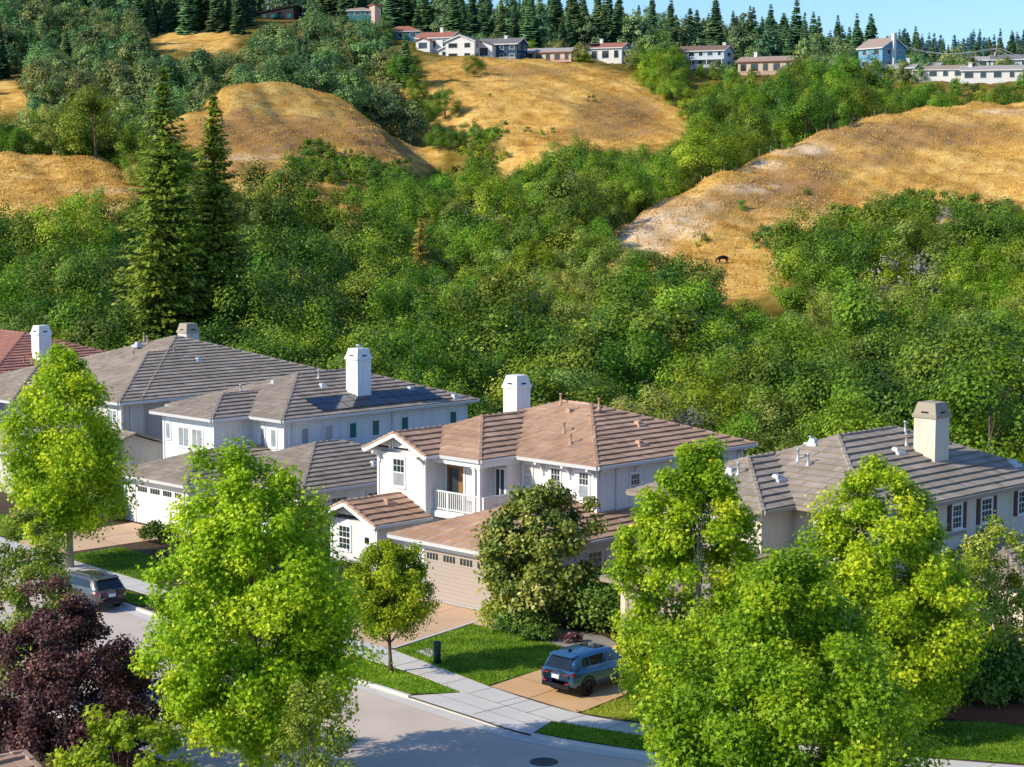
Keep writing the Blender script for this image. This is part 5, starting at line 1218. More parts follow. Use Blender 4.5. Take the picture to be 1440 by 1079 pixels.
# --- roof corner of the house on the near side, at the lower left margin
h = House('near_house', 'brown tiled roof corner of a house at the bottom left margin', -5, -34, 'stucco_cream', 'tile_tan', seed=13)
pt = at(36, 1057, 52); uu, vv = L(pt[0], pt[1])
h.o = (uu - 6, vv - 4); h.root.location = W(uu - 6, vv - 4, 0)
zt = pt[2]
e1 = zt - 3.6 * .40
h.plane([(uu - 3.6, vv - 9, e1), (uu, vv - 9, zt), (uu, vv, zt), (uu - 3.6, vv, e1)]); h.plane([(uu + 3.6, vv - 9, e1), (uu + 3.6, vv, e1), (uu, vv, zt), (uu, vv - 9, zt)])
h.cap((uu, vv - 9, zt), (uu, vv, zt)); h.cap((uu - 3.6, vv - .08, e1 + .02), (uu, vv - .08, zt + .02)); h.cap((uu + 3.6, vv - .08, e1 + .02), (uu, vv - .08, zt + .02))
h.box(uu - 3.1, uu + 3.1, vv - 8.4, vv - .6, 0, e1 + .05); h.W.poly([h.l((uu - 3.1, vv - .6, e1 + .05)), h.l((uu, vv - .6, zt - .12)), h.l((uu + 3.1, vv - .6, e1 + .05))])
h.edge((uu + 3.6, vv - 9, e1), (uu + 3.6, vv, e1), (1, 0, 0)); h.edge((uu - 3.6, vv, e1), (uu - 3.6, vv - 9, e1), (-1, 0, 0))
h.finish()

# ------------------------------------------------------------------ street and garden trees
def gx(px, D): return (px - 720) / F * D
PT = 'street trees along the kerb'
big_tree('plane_tree', 'tall bright green plane tree in the strip right of the blue car', 'plane tree', (6.75, 69.4, 0), 10.8, 3.1, .9, 'ovoid', 'plane', 210, 300, .155, seed=401, inner=.30, crad=(0.56, 0.95), bark='bark_pale', r0=.15,
         extra=[(3.0, .2, 6.0, .7), (2.3, .0, 5.6, .6), (1.2, .5, 8.6, .45)])
big_tree('plane_tree', 'broad yellow green plane tree in front of the cream house', 'plane tree', (13.6, 69.5, 0), 10.2, 3.5, .8, 'ovoid', 'plane2', 230, 300, .155, seed=402, inner=.30, crad=(0.56, 1.01), bark='bark_pale', r0=.16,
         extra=[(-2.0, .2, 8.4, .7), (-2.1, .1, 7.6, .9), (2.6, .3, 3.6, 1.0)])
big_tree('plane_tree', 'nearest plane tree, cut off by the bottom edge at the right', 'plane tree', (6.9, 46.5, 0), 11.1, 3.6, 2.6, 'ovoid', 'plane2', 240, 420, .125, seed=403, inner=.30, crad=(0.56, 0.95), bark='bark_pale', r0=.18,
         extra=[(2.2, -.4, 4.6, 1.0), (-2.2, .2, 5.2, .9)])
big_tree('plane_tree', 'large twin topped plane tree at the lower left with its forked trunk showing', 'plane tree', (-8.6, 62.5, 0), 11.7, 3.55, 1.8, 'ovoid', 'plane', 270, 310, .15, seed=404, inner=.30, crad=(0.56, 1.01), bark='bark', r0=.2,
         extra=[(1.9, 0, 9.7, .7), (1.1, 0, 10.6, .6), (-1.6, 0, 11.2, .6), (-1.5, .1, 10.4, .8), (-.3, 0, 11.0, .6), (2.4, -.5, 4.0, .9), (1.9, -.4, 3.2, .8), (2.9, -.2, 4.9, .8), (-1.6, .4, 3.3, .8), (-2.6, .3, 3.4, .7)])
big_tree('plane_tree', 'plane tree with a pale trunk beside the driveway of the white house', 'plane tree', (-23.5, 100.5, 0), 11.8, 3.25, 1.7, 'ovoid', 'plane', 190, 240, .19, seed=405, inner=.30, crad=(0.73, 1.23), bark='bark_pale', r0=.2)
big_tree('street_tree', 'small round lime green tree on the grass strip beside the kerb', 'tree', (-5.05, 78.2, 0), 5.5, 1.75, 1.65, 'round', 'lime', 110, 300, .11, 'diamond', seed=406, crad=(.4, .65), r0=.09, inner=.25)
big_tree('magnolia_tree', 'dark glossy magnolia in front of the garage of the tan roofed house', 'magnolia', (1.3, 87.2, 0), 6.5, 2.65, .8, 'dome', 'magnolia', 125, 190, .20, 'diamond', seed=407, crad=(.5, .85), r0=.14, inner=.5, extra=[(-2.4, .1, 4.2, .7), (2.5, 0, 4.6, .6), (2.3, 0, 5.6, .45), (-1.0, 0, 6.0, .5)])
big_tree('garden_tree', 'loose yellow green tree cut off by the right margin', 'tree', (19.6, 75, 0), 7.0, 2.7, .8, 'round', 'olive_leaf', 90, 190, .13, 'diamond', seed=408, crad=(.45, .8), r0=.12)
big_tree('purple_plum_tree', 'dark purple leaved plum tree at the lower left', 'plum tree', (-15.2, 64, 0), 6.1, 3.5, .5, 'ovoid', 'plum', 190, 260, .115, 'diamond', seed=409, crad=(.45, .8), r0=.14, extra=[(-1.0, 0, 6.5, .5), (-.2, 0, 6.7, .45), (.3, 0, 6.1, .5), (3.2, .0, 3.4, .7), (3.6, 0, 2.6, .6), (-3.0, 0, 3.0, .8)])
big_tree('garden_tree', 'narrow yellow green tree behind the purple plum tree', 'tree', (-18.7, 73, 0), 7.7, 2.0, 1.0, 'ovoid', 'olive_leaf', 100, 220, .12, 'diamond', seed=410, crad=(.4, .7), r0=.1)
big_tree('redbud_tree', 'light green round leaved tree at the bottom edge below the plum tree', 'redbud tree', (-10.7, 52, 0), 5.6, 2.1, 1.6, 'vase', 'lime', 75, 110, .14, 'palm', seed=411, crad=(.35, .6), r0=.08)
big_tree('young_tree', 'small thin leaved tree under the forked plane tree at the bottom edge', 'tree', (-6.1, 57, 0), 5.3, 1.3, 1.0, 'round', 'olive_leaf', 55, 130, .10, 'diamond', seed=412, crad=(.3, .55), r0=.06)
shrub('flower_shrub', 'tall green shrub with white flowers below the magnolia', 'shrub', W(8.0, -2.5), 1.5, .9, 1.6, 'hedge', 2600, .13, 501)
shrub('fountain_shrub', 'pale fountain shaped shrub between lawn and path', 'shrub', W(6.3, -2.4), .7, .7, 1.6, 'olive_leaf', 900, .15, 502)
shrub('garden_shrub', 'dark green shrub at the gravel edge near the blue car', 'shrub', W(9.4, -2.9), 1.0, .7, 1.0, 'hedge', 1500, .13, 503)
shrub('heather_shrub', 'small reddish brown shrub behind the gravel bed', 'shrub', W(10.6, -2.2), .6, .5, .6, 'plum', 500, .12, 504)
shrub('hedge', 'tall dark hedge between the tan roofed house and the right driveway', 'hedge', W(9.7, 1.0), 2.6, 2.0, 3.2, 'hedge', 7000, .17, 505, rz=R(-45))
shrub('hedge', 'clipped green hedge in front of the small gabled wing', 'hedge', W(-6.9, -.4), 1.6, .9, 1.3, 'hedge', 2600, .14, 506, rz=R(-45))
shrub('garden_shrub', 'dark shrub left of the white garage door', 'shrub', W(-30.6, 1.0), 1.0, .9, 2.0, 'hedge', 1900, .18, 507)
shrub('red_shrub', 'crimson leaved shrub at the corner of the white house', 'red shrub', (-11.7, 105.5, 0), 1.2, 1.0, 3.9, 'redshrub', 2200, .2, 508)
shrub('hedge', 'dark green hedge at the right margin behind the lawn', 'hedge', (19.0, 74.5, 0), 2.2, 1.8, 3.0, 'hedge', 5200, .18, 509)
shrub('garden_shrub', 'green shrub at the left margin beside the left lawn', 'shrub', W(-31.5, -2.6), 1.6, 1.2, 1.7, 'hedge', 2400, .18, 510)
shrub('garden_shrub', 'green shrub at the near end of the left driveway', 'shrub', W(-22.4, -1.2), 1.2, 1.0, 1.4, 'hedge', 1900, .17, 511)
shrub('garden_shrub', 'low mixed shrub between the white house and the street', 'shrub', W(-12.5, -3.5), 3.0, 1.6, 1.5, 'hedge', 4200, .17, 512, rz=R(-45))
shrub('garden_shrub', 'green shrub beside the driveway of the tan roofed house', 'shrub', W(-4.4, -4.5), 2.2, 1.8, 1.3, 'olive_leaf', 3000, .16, 513)
shrub('red_shrub', 'rust red shrub beside the red roofed house', 'red shrub', (-42, 156, .2), 2.0, 1.5, 3.0, 'redshrub', 1400, .3, 514)
shrub('garden_shrub', 'dense shrub in the bark bed at the right', 'shrub', W(29.0, 2.6), 2.4, 1.6, 1.8, 'hedge', 3600, .17, 515)

# ------------------------------------------------------------------ cars
def car_paint(name, col):
    m, n, out = new_mat(name); p = n.nodes.new('ShaderNodeBsdfPrincipled'); nz = noise(n, coords(n), 300, 1)
    n.links.new(rgbmix(n, nz, tuple(x * .9 for x in col), tuple(x * 1.1 for x in col)), p.inputs['Base Color'])
    p.inputs['Metallic'].default_value = .45; p.inputs['Roughness'].default_value = .32; p.inputs['Coat Weight'].default_value = .9; p.inputs['Coat Roughness'].default_value = .04
    n.links.new(p.outputs[0], out.inputs[0]); return m
M['tail'] = mat('red_lamp', (.42, .008, .010), .2, .2, 20, coat=.8); M['plate'] = mat('number_plate', (.75, .75, .77), .4, .05, 20)
M['chrome'] = mat('chrome', (.75, .76, .78), .15, .05, 10, metal=1.0); M['rubber'] = mat('tyre_rubber', (.018, .018, .018), .85, .2, 20); M['rim'] = mat('dark_alloy', (.05, .05, .055), .35, .2, 20, metal=.7)
M['carglass'] = glass_mat('car_glass', (.012, .016, .02), .04)
def suv(label, loc, rz, paint, rim='rim', Lc=4.55, roofrail=False):
    root = empty('parked_car', label, 'car', loc, rz); h = Lc / 2
    # stations: x, bottom z, shoulder z, half width at sill, half width at shoulder
    ST = [(-h, .52, .98, .66, .62), (-h + .05, .42, 1.04, .80, .76), (-h + .22, .36, 1.07, .885, .85), (-h + .6, .33, 1.07, .92, .885), (-h + 1.2, .32, 1.05, .915, .89), (-.3, .31, 1.02, .91, .89), (.5, .31, 1.0, .91, .88), (1.05, .32, .99, .915, .87), (1.5, .33, .96, .91, .84), (h - .35, .36, .88, .87, .78), (h - .08, .42, .78, .74, .66), (h, .50, .70, .62, .56)]
    mb = MB(); rings = []
    for x, zb, zs, ws, wt in ST:
        half = [(ws * .86, zb), (ws * .97, zb + .10), (ws, zb + .28), ((ws + wt) / 2 + .012, zs - .16), (wt, zs - .03), (wt * .90, zs + .03), (wt * .45, zs + .055)]
        ring = [(x, -y, z) for y, z in half] + [(x, y, z) for y, z in reversed(half)]; k = len(mb.v); mb.v += ring; mb.t += [.5] * len(ring); rings.append((k, len(ring)))
    for (a, n1), (b, _) in zip(rings, rings[1:]):
        for j in range(n1): mb.f.append([a + j, a + (j + 1) % n1, b + (j + 1) % n1, b + j]); mb.m.append(0)
    mb.f.append([rings[0][0] + j for j in range(rings[0][1])]); mb.m.append(0); mb.f.append([rings[-1][0] + j for j in reversed(range(rings[-1][1]))]); mb.m.append(0)
    # greenhouse
    def lerp(a, b, t): return a + (b - a) * t
    GH = [(-h + .12, 1.06, 1.09, .80, .72), (-h + .30, 1.05, 1.36, .86, .70), (-h + .50, 1.05, 1.60, .875, .66), (-h + .95, 1.04, 1.66, .88, .66), (-.4, 1.02, 1.68, .88, .67), (.35, 1.0, 1.645, .875, .66), (.72, .99, 1.50, .865, .67), (1.12, .98, 1.24, .85, .71), (1.45, .96, 1.01, .82, .76)]
    rg = []
    for x, zb, zt, wb, wt in GH:
        half = [(wb, zb - .05), (wb - .01, zb + .02), (wt + .03, lerp(zb, zt, .86)), (wt - .05, zt - .015), (wt * .5, zt + .012)]
        ring = [(x, -y, z) for y, z in half] + [(x, y, z) for y, z in reversed(half)]; k = len(mb.v); mb.v += ring; mb.t += [.5] * len(ring); rg.append((k, len(ring)))
    for (a, n1), (b, _) in zip(rg, rg[1:]):
        for j in range(n1 - 1): mb.f.append([a + j, a + j + 1, b + j + 1, b + j]); mb.m.append(0)
    mb.f.append([rg[0][0] + j for j in range(rg[0][1])]); mb.m.append(0)
    mb.build('body', M[paint], root, True)
    def gside(x, t, s, o=.012):
        i = 0
        while i < len(GH) - 2 and GH[i + 1][0] < x: i += 1
        f = (x - GH[i][0]) / (GH[i + 1][0] - GH[i][0]); zb, zt, wb, wt = (lerp(GH[i][k], GH[i + 1][k], f) for k in (1, 2, 3, 4))
        a = (wb - .01, zb + .02); b = (wt + .03, lerp(zb, zt, .86))
        return (x, s * (lerp(a[0], b[0], t) + o), lerp(a[1], b[1], t) + o * .3)
    for s in (-1, 1):
        for x0, x1, tl0, tl1 in ((-h + .66, -h + 1.12, .92, .96), (-h + 1.18, -.12, .96, .98), (-.04, .98, .98, .90)):
            g = MB(); n = 6
            for i in range(n):
                a, b = lerp(x0, x1, i / n), lerp(x0, x1, (i + 1) / n); ta, tb = lerp(tl0, tl1, i / n), lerp(tl0, tl1, (i + 1) / n)
                if x0 < -h + 1 and i == 0: ta = .35
                g.poly([gside(a, .24, s), gside(b, .24, s), gside(b, tb * .93, s), gside(a, max(ta * .93, .3), s)])
            g.build('side_window', M['carglass'], root)
        for xw in (-h + .93, h - .93):
            mb = MB(); prof = [(.20, .0), (.33, .0), (.36, .03), (.36, .20), (.33, .23), (.20, .23)]
            def ringm(rs, n, sgn, x0, y0, z0, m):
                base = len(mb.v)
                for r_, d in rs:
                    for j in range(n): a = 6.2832 * j / n; mb.v.append((x0 + r_ * math.cos(a), y0 + sgn * d, z0 + r_ * math.sin(a))); mb.t.append(.5)
                for q in range(len(rs) - 1):
                    for j in range(n): mb.f.append([base + q * n + j, base + q * n + (j + 1) % n, base + (q + 1) * n + (j + 1) % n, base + (q + 1) * n + j]); mb.m.append(m)
            ringm(prof, 24, s, xw, s * .705, .36, 0); w = mb.build('wheel', M['rubber'], root, True)
            mb = MB(); mb.v = []; ringm([(.245, .18), (.245, .20), (.215, .20), (.215, .12), (.03, .12), (.0, .12)], 24, s, xw, s * .705, .36, 0)
            for q in range(5):
                a = q * 1.2566 + .3; c, d = math.cos(a), math.sin(a)
                mb.bar((xw + c * .03, s * .895, .36 + d * .03), (xw + c * .225, s * .90, .36 + d * .225), .06, .03)
            mb.build('rim', M[rim], w)
            mb = MB(); n = 14   # arch flare
            for q in range(n):
                a0, a1 = lerp(-.15, math.pi + .15, q / n), lerp(-.15, math.pi + .15, (q + 1) / n)
                P_ = lambda a, r_, y: (xw + r_ * math.cos(a), s * y, .37 + r_ * math.sin(a))
                mb.poly([P_(a0, .375, .925), P_(a1, .375, .925), P_(a1, .455, .928), P_(a0, .455, .928)]); mb.poly([P_(a0, .455, .928), P_(a1, .455, .928), P_(a1, .47, .87), P_(a0, .47, .87)]); mb.poly([P_(a0, .375, .925), P_(a1, .375, .925), P_(a1, .375, .70), P_(a0, .375, .70)])
            mb.build('wheel_arch', M['black'], root)
        t = MB(); t.hexa([(-h - .005, s * .50, .90), (-h + .34, s * .872, .92), (-h + .30, s * .80, .92), (-h + .12, s * .5, .92)], [(-h + .01, s * .50, 1.0), (-h + .36, s * .868, 1.03), (-h + .30, s * .78, 1.03), (-h + .14, s * .5, 1.02)]); t.hexa([(-h - .012, s * .40, .91), (-h - .005, s * .66, .91), (-h + .1, s * .66, .91), (-h + .1, s * .40, .91)], [(-h + .012, s * .40, .985), (-h + .03, s * .68, 1.0), (-h + .12, s * .66, 1.0), (-h + .12, s * .40, .99)])
        t.hexa([(-h + .03, s * .80, .90), (-h + .10, s * .868, .90), (-h + .2, s * .86, .9), (-h + .15, s * .7, .9)], [(-h + .05, s * .79, 1.02), (-h + .12, s * .852, 1.03), (-h + .2, s * .84, 1.03), (-h + .15, s * .7, 1.03)]); t.build('tail_lamp', M['tail'], root)
        t = MB(); t.box(-h - .012, -h + .06, s * .58 - .09, s * .58 + .09, .56, .61); t.build('reflector', M['tail'], root)
        mr = MB(); mr.hexa([(.78, s * .93, 1.02), (.95, s * .93, 1.02), (.93, s * 1.08, 1.04), (.80, s * 1.08, 1.04)], [(.79, s * .93, 1.15), (.92, s * .93, 1.15), (.90, s * 1.06, 1.17), (.81, s * 1.06, 1.17)]); mr.build('mirror', M[paint], root)
        for xh in (-h + 1.35, -.0): hd = MB(); hd.box(xh - .1, xh + .1, s * .895 - .012, s * .895 + .022, .90, .935); hd.build('door_handle', M[paint], root)
        hl = MB(); hl.hexa([(h - .32, s * .60, .68), (h - .1, s * .60, .66), (h - .2, s * .78, .70), (h - .42, s * .84, .72)], [(h - .34, s * .58, .80), (h - .12, s * .58, .77), (h - .22, s * .75, .80), (h - .44, s * .82, .83)]); hl.build('headlight', M['chrome'], root)
        if roofrail: rl = MB(); rl.tube([(-1.5, s * .62, 1.68), (-1.3, s * .62, 1.73), (.3, s * .62, 1.72), (.5, s * .62, 1.65)], .018, 6); rl.build('roof_rail', M['chrome'], root)
    # rear window, spoiler, windscreen, bumper, plate
    g = MB(); g.poly([(-h + .10, -.66, 1.10), (-h + .10, .66, 1.10), (-h + .40, .58, 1.53), (-h + .40, -.58, 1.53)]); g.build('rear_window', M['carglass'], root)
    g = MB(); g.hexa([(-h + .30, -.62, 1.555), (-h + .60, -.64, 1.60), (-h + .60, .64, 1.60), (-h + .30, .62, 1.555)], [(-h + .28, -.60, 1.59), (-h + .62, -.62, 1.655), (-h + .62, .62, 1.655), (-h + .28, .60, 1.59)]); g.build('spoiler', M[paint], root)
    g = MB(); g.poly([(.76, -.62, 1.495), (1.46, -.74, 1.03), (1.46, .74, 1.03), (.76, .62, 1.495)]); g.build('windscreen', M['carglass'], root)
    g = MB(); g.hexa([(-h - .02, -.70, .36), (-h + .4, -.89, .36), (-h + .4, .89, .36), (-h - .02, .70, .36)], [(-h - .03, -.72, .53), (-h + .4, -.925, .50), (-h + .4, .925, .50), (-h - .03, .72, .53)]); g.build('bumper', M['black'], root)
    g = MB(); g.box(-h - .02, -h + .03, -.19, .19, .74, .88); g.build('number_plate', M['plate'], root)
    g = MB(); g.hexa([(-h - .012, -.24, .89), (-h + .04, -.24, .89), (-h + .04, .24, .89), (-h - .012, .24, .89)], [(-h + .0, -.24, .915), (-h + .05, -.24, .915), (-h + .05, .24, .915), (-h + .0, .24, .915)]); g.build('tailgate_trim', M['chrome'], root)
    g = MB(); g.tube([(-h + .012 + .0, .075 * math.cos(a), 1.01 + .05 * math.sin(a)) for a in [i * .5236 for i in range(13)]], .01, 5, cap=False); g.build('emblem', M['chrome'], root)
    if not roofrail: g = MB(); g.poly([(-.45, -.42, 1.704), (.20, -.42, 1.685), (.20, .42, 1.685), (-.45, .42, 1.704)]); g.build('sunroof', M['carglass'], root)
    g = MB(); g.hexa([(-h + .75, -.03, 1.66), (-h + 1.0, -.03, 1.67), (-h + 1.0, .03, 1.67), (-h + .75, .03, 1.66)], [(-h + .78, -.006, 1.77), (-h + .84, -.006, 1.77), (-h + .84, .006, 1.77), (-h + .78, .006, 1.77)]); g.build('antenna', M['black'], root)
    return root
M['paint_blue'] = car_paint('blue_grey_paint', (.045, .15, .29)); M['paint_grey'] = car_paint('warm_grey_paint', (.10, .097, .092))
suv('blue grey hatchback style suv parked on the orange tan driveway', W(16.5, -7.05, .012), R(45 + 1.5), 'paint_blue')
suv('warm grey suv with roof rails parked at the kerb near the white house', W(-11.7, -12.85, -.128), R(135), 'paint_grey', 'chrome', 4.75, True)

# ------------------------------------------------------------------ houses far up on the ridge
FM = {}
def fm(name, col, rough=.8):
    if name not in FM: FM[name] = mat('far_' + name, col, rough, .08, 1.0)
    return FM[name]
fm('white', (.78, .76, .73)); fm('cream', (.62, .50, .38)); fm('pink', (.66, .48, .40)); fm('navy', (.03, .07, .13)); fm('teal', (.05, .20, .24)); fm('sky', (.18, .40, .55)); fm('paleblue', (.50, .62, .70)); fm('dark', (.035, .03, .03)); fm('tan', (.45, .30, .19))
fm('r_red', (.40, .16, .11)); fm('r_brown', (.24, .15, .12)); fm('r_grey', (.20, .19, .19)); fm('r_tan', (.40, .30, .24)); fm('r_light', (.42, .38, .36)); fm('timber', (.33, .13, .07)); fm('concrete', (.55, .45, .38))
def far_house(label, px, py, Y, w, d, hh, rot, wall, roof, kind='gable', pitch=.36, wins=(3, 1), trimm='white', ov=.5, chim=None, deck=None, storeys=1, front='', down=5, wing=None, solar=False, glassm='glass'):
    x, y, z = at(px, py, Y); r = empty('hillside_house', label, 'house', (x, y, z), R(rot)); a, b = w / 2, d / 2
    mb = MB(); mb.box(-a, a, -b, b, -down, hh); rf = MB(); tr = MB()
    if kind == 'gable':      # ridge along x
        zr = hh + b * pitch
        for s in (-1, 1):
            mb.poly([(s * a, -b, hh), (s * a, b, hh), (s * a, 0, zr)])
            e = -ov * pitch; rf.hexa([(-a - ov, s * (b + ov), hh + e), (a + ov, s * (b + ov), hh + e), (a + ov, 0, zr), (-a - ov, 0, zr)][::s], [(-a - ov, s * (b + ov), hh + e + .22), (a + ov, s * (b + ov), hh + e + .22), (a + ov, 0, zr + .22), (-a - ov, 0, zr + .22)][::s])
            tr.bar((s * (a + ov + .03), -b - ov, hh + e + .05), (s * (a + ov + .03), 0, zr + .05), .08, .32); tr.bar((s * (a + ov + .03), b + ov, hh + e + .05), (s * (a + ov + .03), 0, zr + .05), .08, .32)
            tr.box(-a - ov, a + ov, s * (b + ov) - .08, s * (b + ov) + .08, hh + e - .12, hh + e + .16)
    elif kind == 'front':    # ridge along y, gable facing the valley
        zr = hh + a * pitch
        for s in (-1, 1):
            mb.poly([(-a, s * b, hh), (a, s * b, hh), (0, s * b, zr)]); e = -ov * pitch
            rf.hexa([(s * (a + ov), -b - ov, hh + e), (0, -b - ov, zr), (0, b + ov, zr), (s * (a + ov), b + ov, hh + e)][::-s], [(s * (a + ov), -b - ov, hh + e + .22), (0, -b - ov, zr + .22), (0, b + ov, zr + .22), (s * (a + ov), b + ov, hh + e + .22)][::-s])
            tr.bar((s * (a + ov), -b - ov - .03, hh + e + .05), (0, -b - ov - .03, zr + .05), .08, .34)
    elif kind == 'shed':
        rf.hexa([(-a - ov, -b - ov, hh), (a + ov, -b - ov, hh + w * pitch), (a + ov, b + ov, hh + w * pitch), (-a - ov, b + ov, hh)], [(-a - ov, -b - ov, hh + .3), (a + ov, -b - ov, hh + w * pitch + .3), (a + ov, b + ov, hh + w * pitch + .3), (-a - ov, b + ov, hh + .3)])
        mb.poly([(-a, -b, hh), (a, -b, hh), (a, -b, hh + w * pitch)]); mb.poly([(a, -b, hh), (a, b, hh), (a, b, hh + w * pitch), (a, -b, hh + w * pitch)])
    else:
        k = min(a, b) + ov; zr = hh + k * pitch; A, B = a + ov, b + ov
        p0, p1 = ((-A + k, 0, zr), (A - k, 0, zr)) if a >= b else ((0, -B + k, zr), (0, B - k, zr))
        c = [(-A, -B, hh), (A, -B, hh), (A, B, hh), (-A, B, hh)]
        if a >= b: rf.poly([c[0], c[1], p1, p0]); rf.poly([c[1], c[2], p1]); rf.poly([c[2], c[3], p0, p1]); rf.poly([c[3], c[0], p0])
        else: rf.poly([c[0], c[1], p0]); rf.poly([c[1], c[2], p1, p0]); rf.poly([c[2], c[3], p1]); rf.poly([c[3], c[0], p0, p1])
        tr.box(-A, A, -B, B, hh - .22, hh - .02)
    mb.build('wall', fm(wall, None) if wall in FM else M[wall], r); ro = rf.build('roof', FM[roof], r)
    if tr.f: tr.build('trim', FM[trimm], r)
    for st in range(storeys):
        z0 = hh / storeys * st + hh / storeys * .38; z1 = hh / storeys * st + hh / storeys * .82
        for i in range(wins[0]):
            xc = -a + w * (i + .5) / wins[0]; ww = w / wins[0] * (.16 + .14 * ((i * 7 + int(px)) % 5) / 4); f = MB(); f.box(xc - ww - .12, xc + ww + .12, -b - .07, -b + .02, z0 - .12, z1 + .12); fo = f.build('window', FM[trimm], r)
            g = MB(); g.box(xc - ww, xc + ww, -b - .10, -b - .05, z0, z1); g.build('pane', M[glassm], fo)
        for i in range(wins[1]):
            yc = -b + d * (i + .5) / wins[1]; ww = d / wins[1] * .16; f = MB(); f.box(a - .02, a + .07, yc - ww - .12, yc + ww + .12, z0 - .12, z1 + .12); fo = f.build('window', FM[trimm], r)
            g = MB(); g.box(a + .05, a + .10, yc - ww, yc + ww, z0, z1); g.build('pane', M[glassm], fo)
    if chim: c = MB(); c.box(chim[0] - .5, chim[0] + .5, chim[1] - .5, chim[1] + .5, chim[3] if len(chim) > 3 else hh * .5, chim[2]); c.box(chim[0] - .62, chim[0] + .62, chim[1] - .62, chim[1] + .62, chim[2], chim[2] + .2); c.build('chimney', FM['white'], r)
    if deck:
        for zd in deck:
            k = MB(); k.box(-a - .1, a + .1, -b - 1.8, -b - .02, zd - .18, zd); dk = k.build('balcony', FM[trimm], r)
            q = MB(); q.box(-a, a, -b - 1.78, -b - 1.70, zd + .95, zd + 1.05); n = int(w / .5)
            for i in range(n + 1): xx = -a + w * i / n; q.box(xx - .05, xx + .05, -b - 1.77, -b - 1.71, zd, zd + .95)
            q.build('railing', FM[trimm], dk); q = MB()
            for i in range(4): xx = -a + .2 + (w - .4) * i / 3; q.box(xx - .1, xx + .1, -b - 1.75, -b - 1.55, zd - 3.2, zd - .18)
            q.build('balcony_legs', FM[trimm], dk)
    if wing:
        wx, ww, wd, wh = wing; m2 = MB(); m2.box(wx - ww / 2, wx + ww / 2, -b - wd, -b - .01, -down, wh); zr = wh + ww / 2 * .36; m2.poly([(wx - ww / 2, -b - wd, wh), (wx + ww / 2, -b - wd, wh), (wx, -b - wd, zr)]); m2.build('front_wing', FM['white' if wall == 'navy' else wall] if wall in FM else M[wall], r)
        m3 = MB()
        for s in (-1, 1): m3.hexa([(wx + s * (ww / 2 + .4), -b - wd - .5, wh - .15), (wx, -b - wd - .5, zr), (wx, -b + 1.5, zr), (wx + s * (ww / 2 + .4), -b + 1.5, wh - .15)][::-s], [(wx + s * (ww / 2 + .4), -b - wd - .5, wh + .1), (wx, -b - wd - .5, zr + .25), (wx, -b + 1.5, zr + .25), (wx + s * (ww / 2 + .4), -b + 1.5, wh + .1)][::-s])
        m3.build('wing_roof', FM[roof], r); g = MB(); g.box(wx - ww * .3, wx + ww * .3, -b - wd - .06, -b - wd + .02, wh * .35, wh * .85); g.build('window', M[glassm], r)
    if solar:
        zz = lambda y: hh + (b - abs(y)) * pitch + .32
        g = MB(); g.poly([(-a * .8, -b * .85, zz(-b * .85)), (-a * .1, -b * .85, zz(-b * .85)), (-a * .1, -b * .15, zz(-b * .15)), (-a * .8, -b * .15, zz(-b * .15))]); g.build('solar_panel', M['solar'], ro)
    return r
far_house('dark modern house with tall teal glass front under a sloping roof', 396, 31, 700, 12.5, 9, 3.0, -14, 'dark', 'dark', 'shed', .17, wins=(4, 0), trimm='dark', storeys=1, glassm='glass_teal', deck=[-.2])
far_house('white gabled house half hidden on the upper left ridge', 474, 27, 690, 9, 9, 3.0, -10, 'white', 'r_grey', 'front', .35, wins=(2, 1))
far_house('low red brown roofed house between the white gable and the pale tower', 506, 26, 685, 11, 8, 2.4, -8, 'teal', 'r_tan', 'hip', .3, wins=(3, 1))
far_house('tall narrow pale pink house with a slanted roof on the upper left ridge', 535, 31, 680, 6.0, 7, 5.6, 20, 'pink', 'r_red', 'shed', -.22, wins=(1, 1))
far_house('teal walled house with a tan hip roof above the dark oaks', 568, 59, 655, 13, 9, 3.2, -12, 'teal', 'r_red', 'hip', .4, wins=(3, 2))
far_house('white house with a red tiled roof left of the golden crest', 618, 76, 640, 12.5, 9, 5.0, -22, 'white', 'r_red', 'gable', .42, wins=(3, 2), chim=(1, 0, 8.3), wing=(-2.6, 5, 3, 3.8))
far_house('small white cottage with a pale retaining wall on the crest', 634, 86, 624, 6, 6, 3.4, -18, 'white', 'r_grey', 'front', .4, wins=(1, 1))
far_house('white two storey house with grey roof beside the navy house', 654, 88, 622, 10, 8, 6.4, -22, 'white', 'r_grey', 'front', .38, wins=(2, 2), storeys=2)
far_house('navy blue house with a white gabled glass front on the golden crest', 706, 88, 626, 14, 9, 5.6, -22, 'navy', 'r_grey', 'gable', .42, wins=(4, 2), storeys=2, chim=(1.5, 0, 8.3), wing=(-4.0, 7.5, 3.2, 5.0), deck=[.2])
far_house('low tan house with grey roof, left of the pair by the hedge', 753, 88, 632, 11, 8, 3.0, -25, 'tan', 'r_light', 'gable', .33, wins=(3, 1))
far_house('low tan house with deck and grey roof, right of the pair by the hedge', 784, 92, 626, 13, 8, 4.0, -25, 'cream', 'r_light', 'gable', .33, wins=(4, 1), trimm='timber', deck=[.6])
far_house('white house with solar panels on a red brown roof at the crest end', 850, 92, 640, 15, 9, 5.4, -22, 'white', 'r_red', 'gable', .36, wins=(4, 2), solar=True, chim=(-1, 0, 8.4))
far_house('pale blue three level house with long balconies and a brown roof', 992, 110, 625, 15.5, 10, 8.4, -24, 'paleblue', 'r_brown', 'gable', .34, wins=(5, 1), storeys=3, deck=[2.8, 5.6], chim=(6, 1, 11.0))
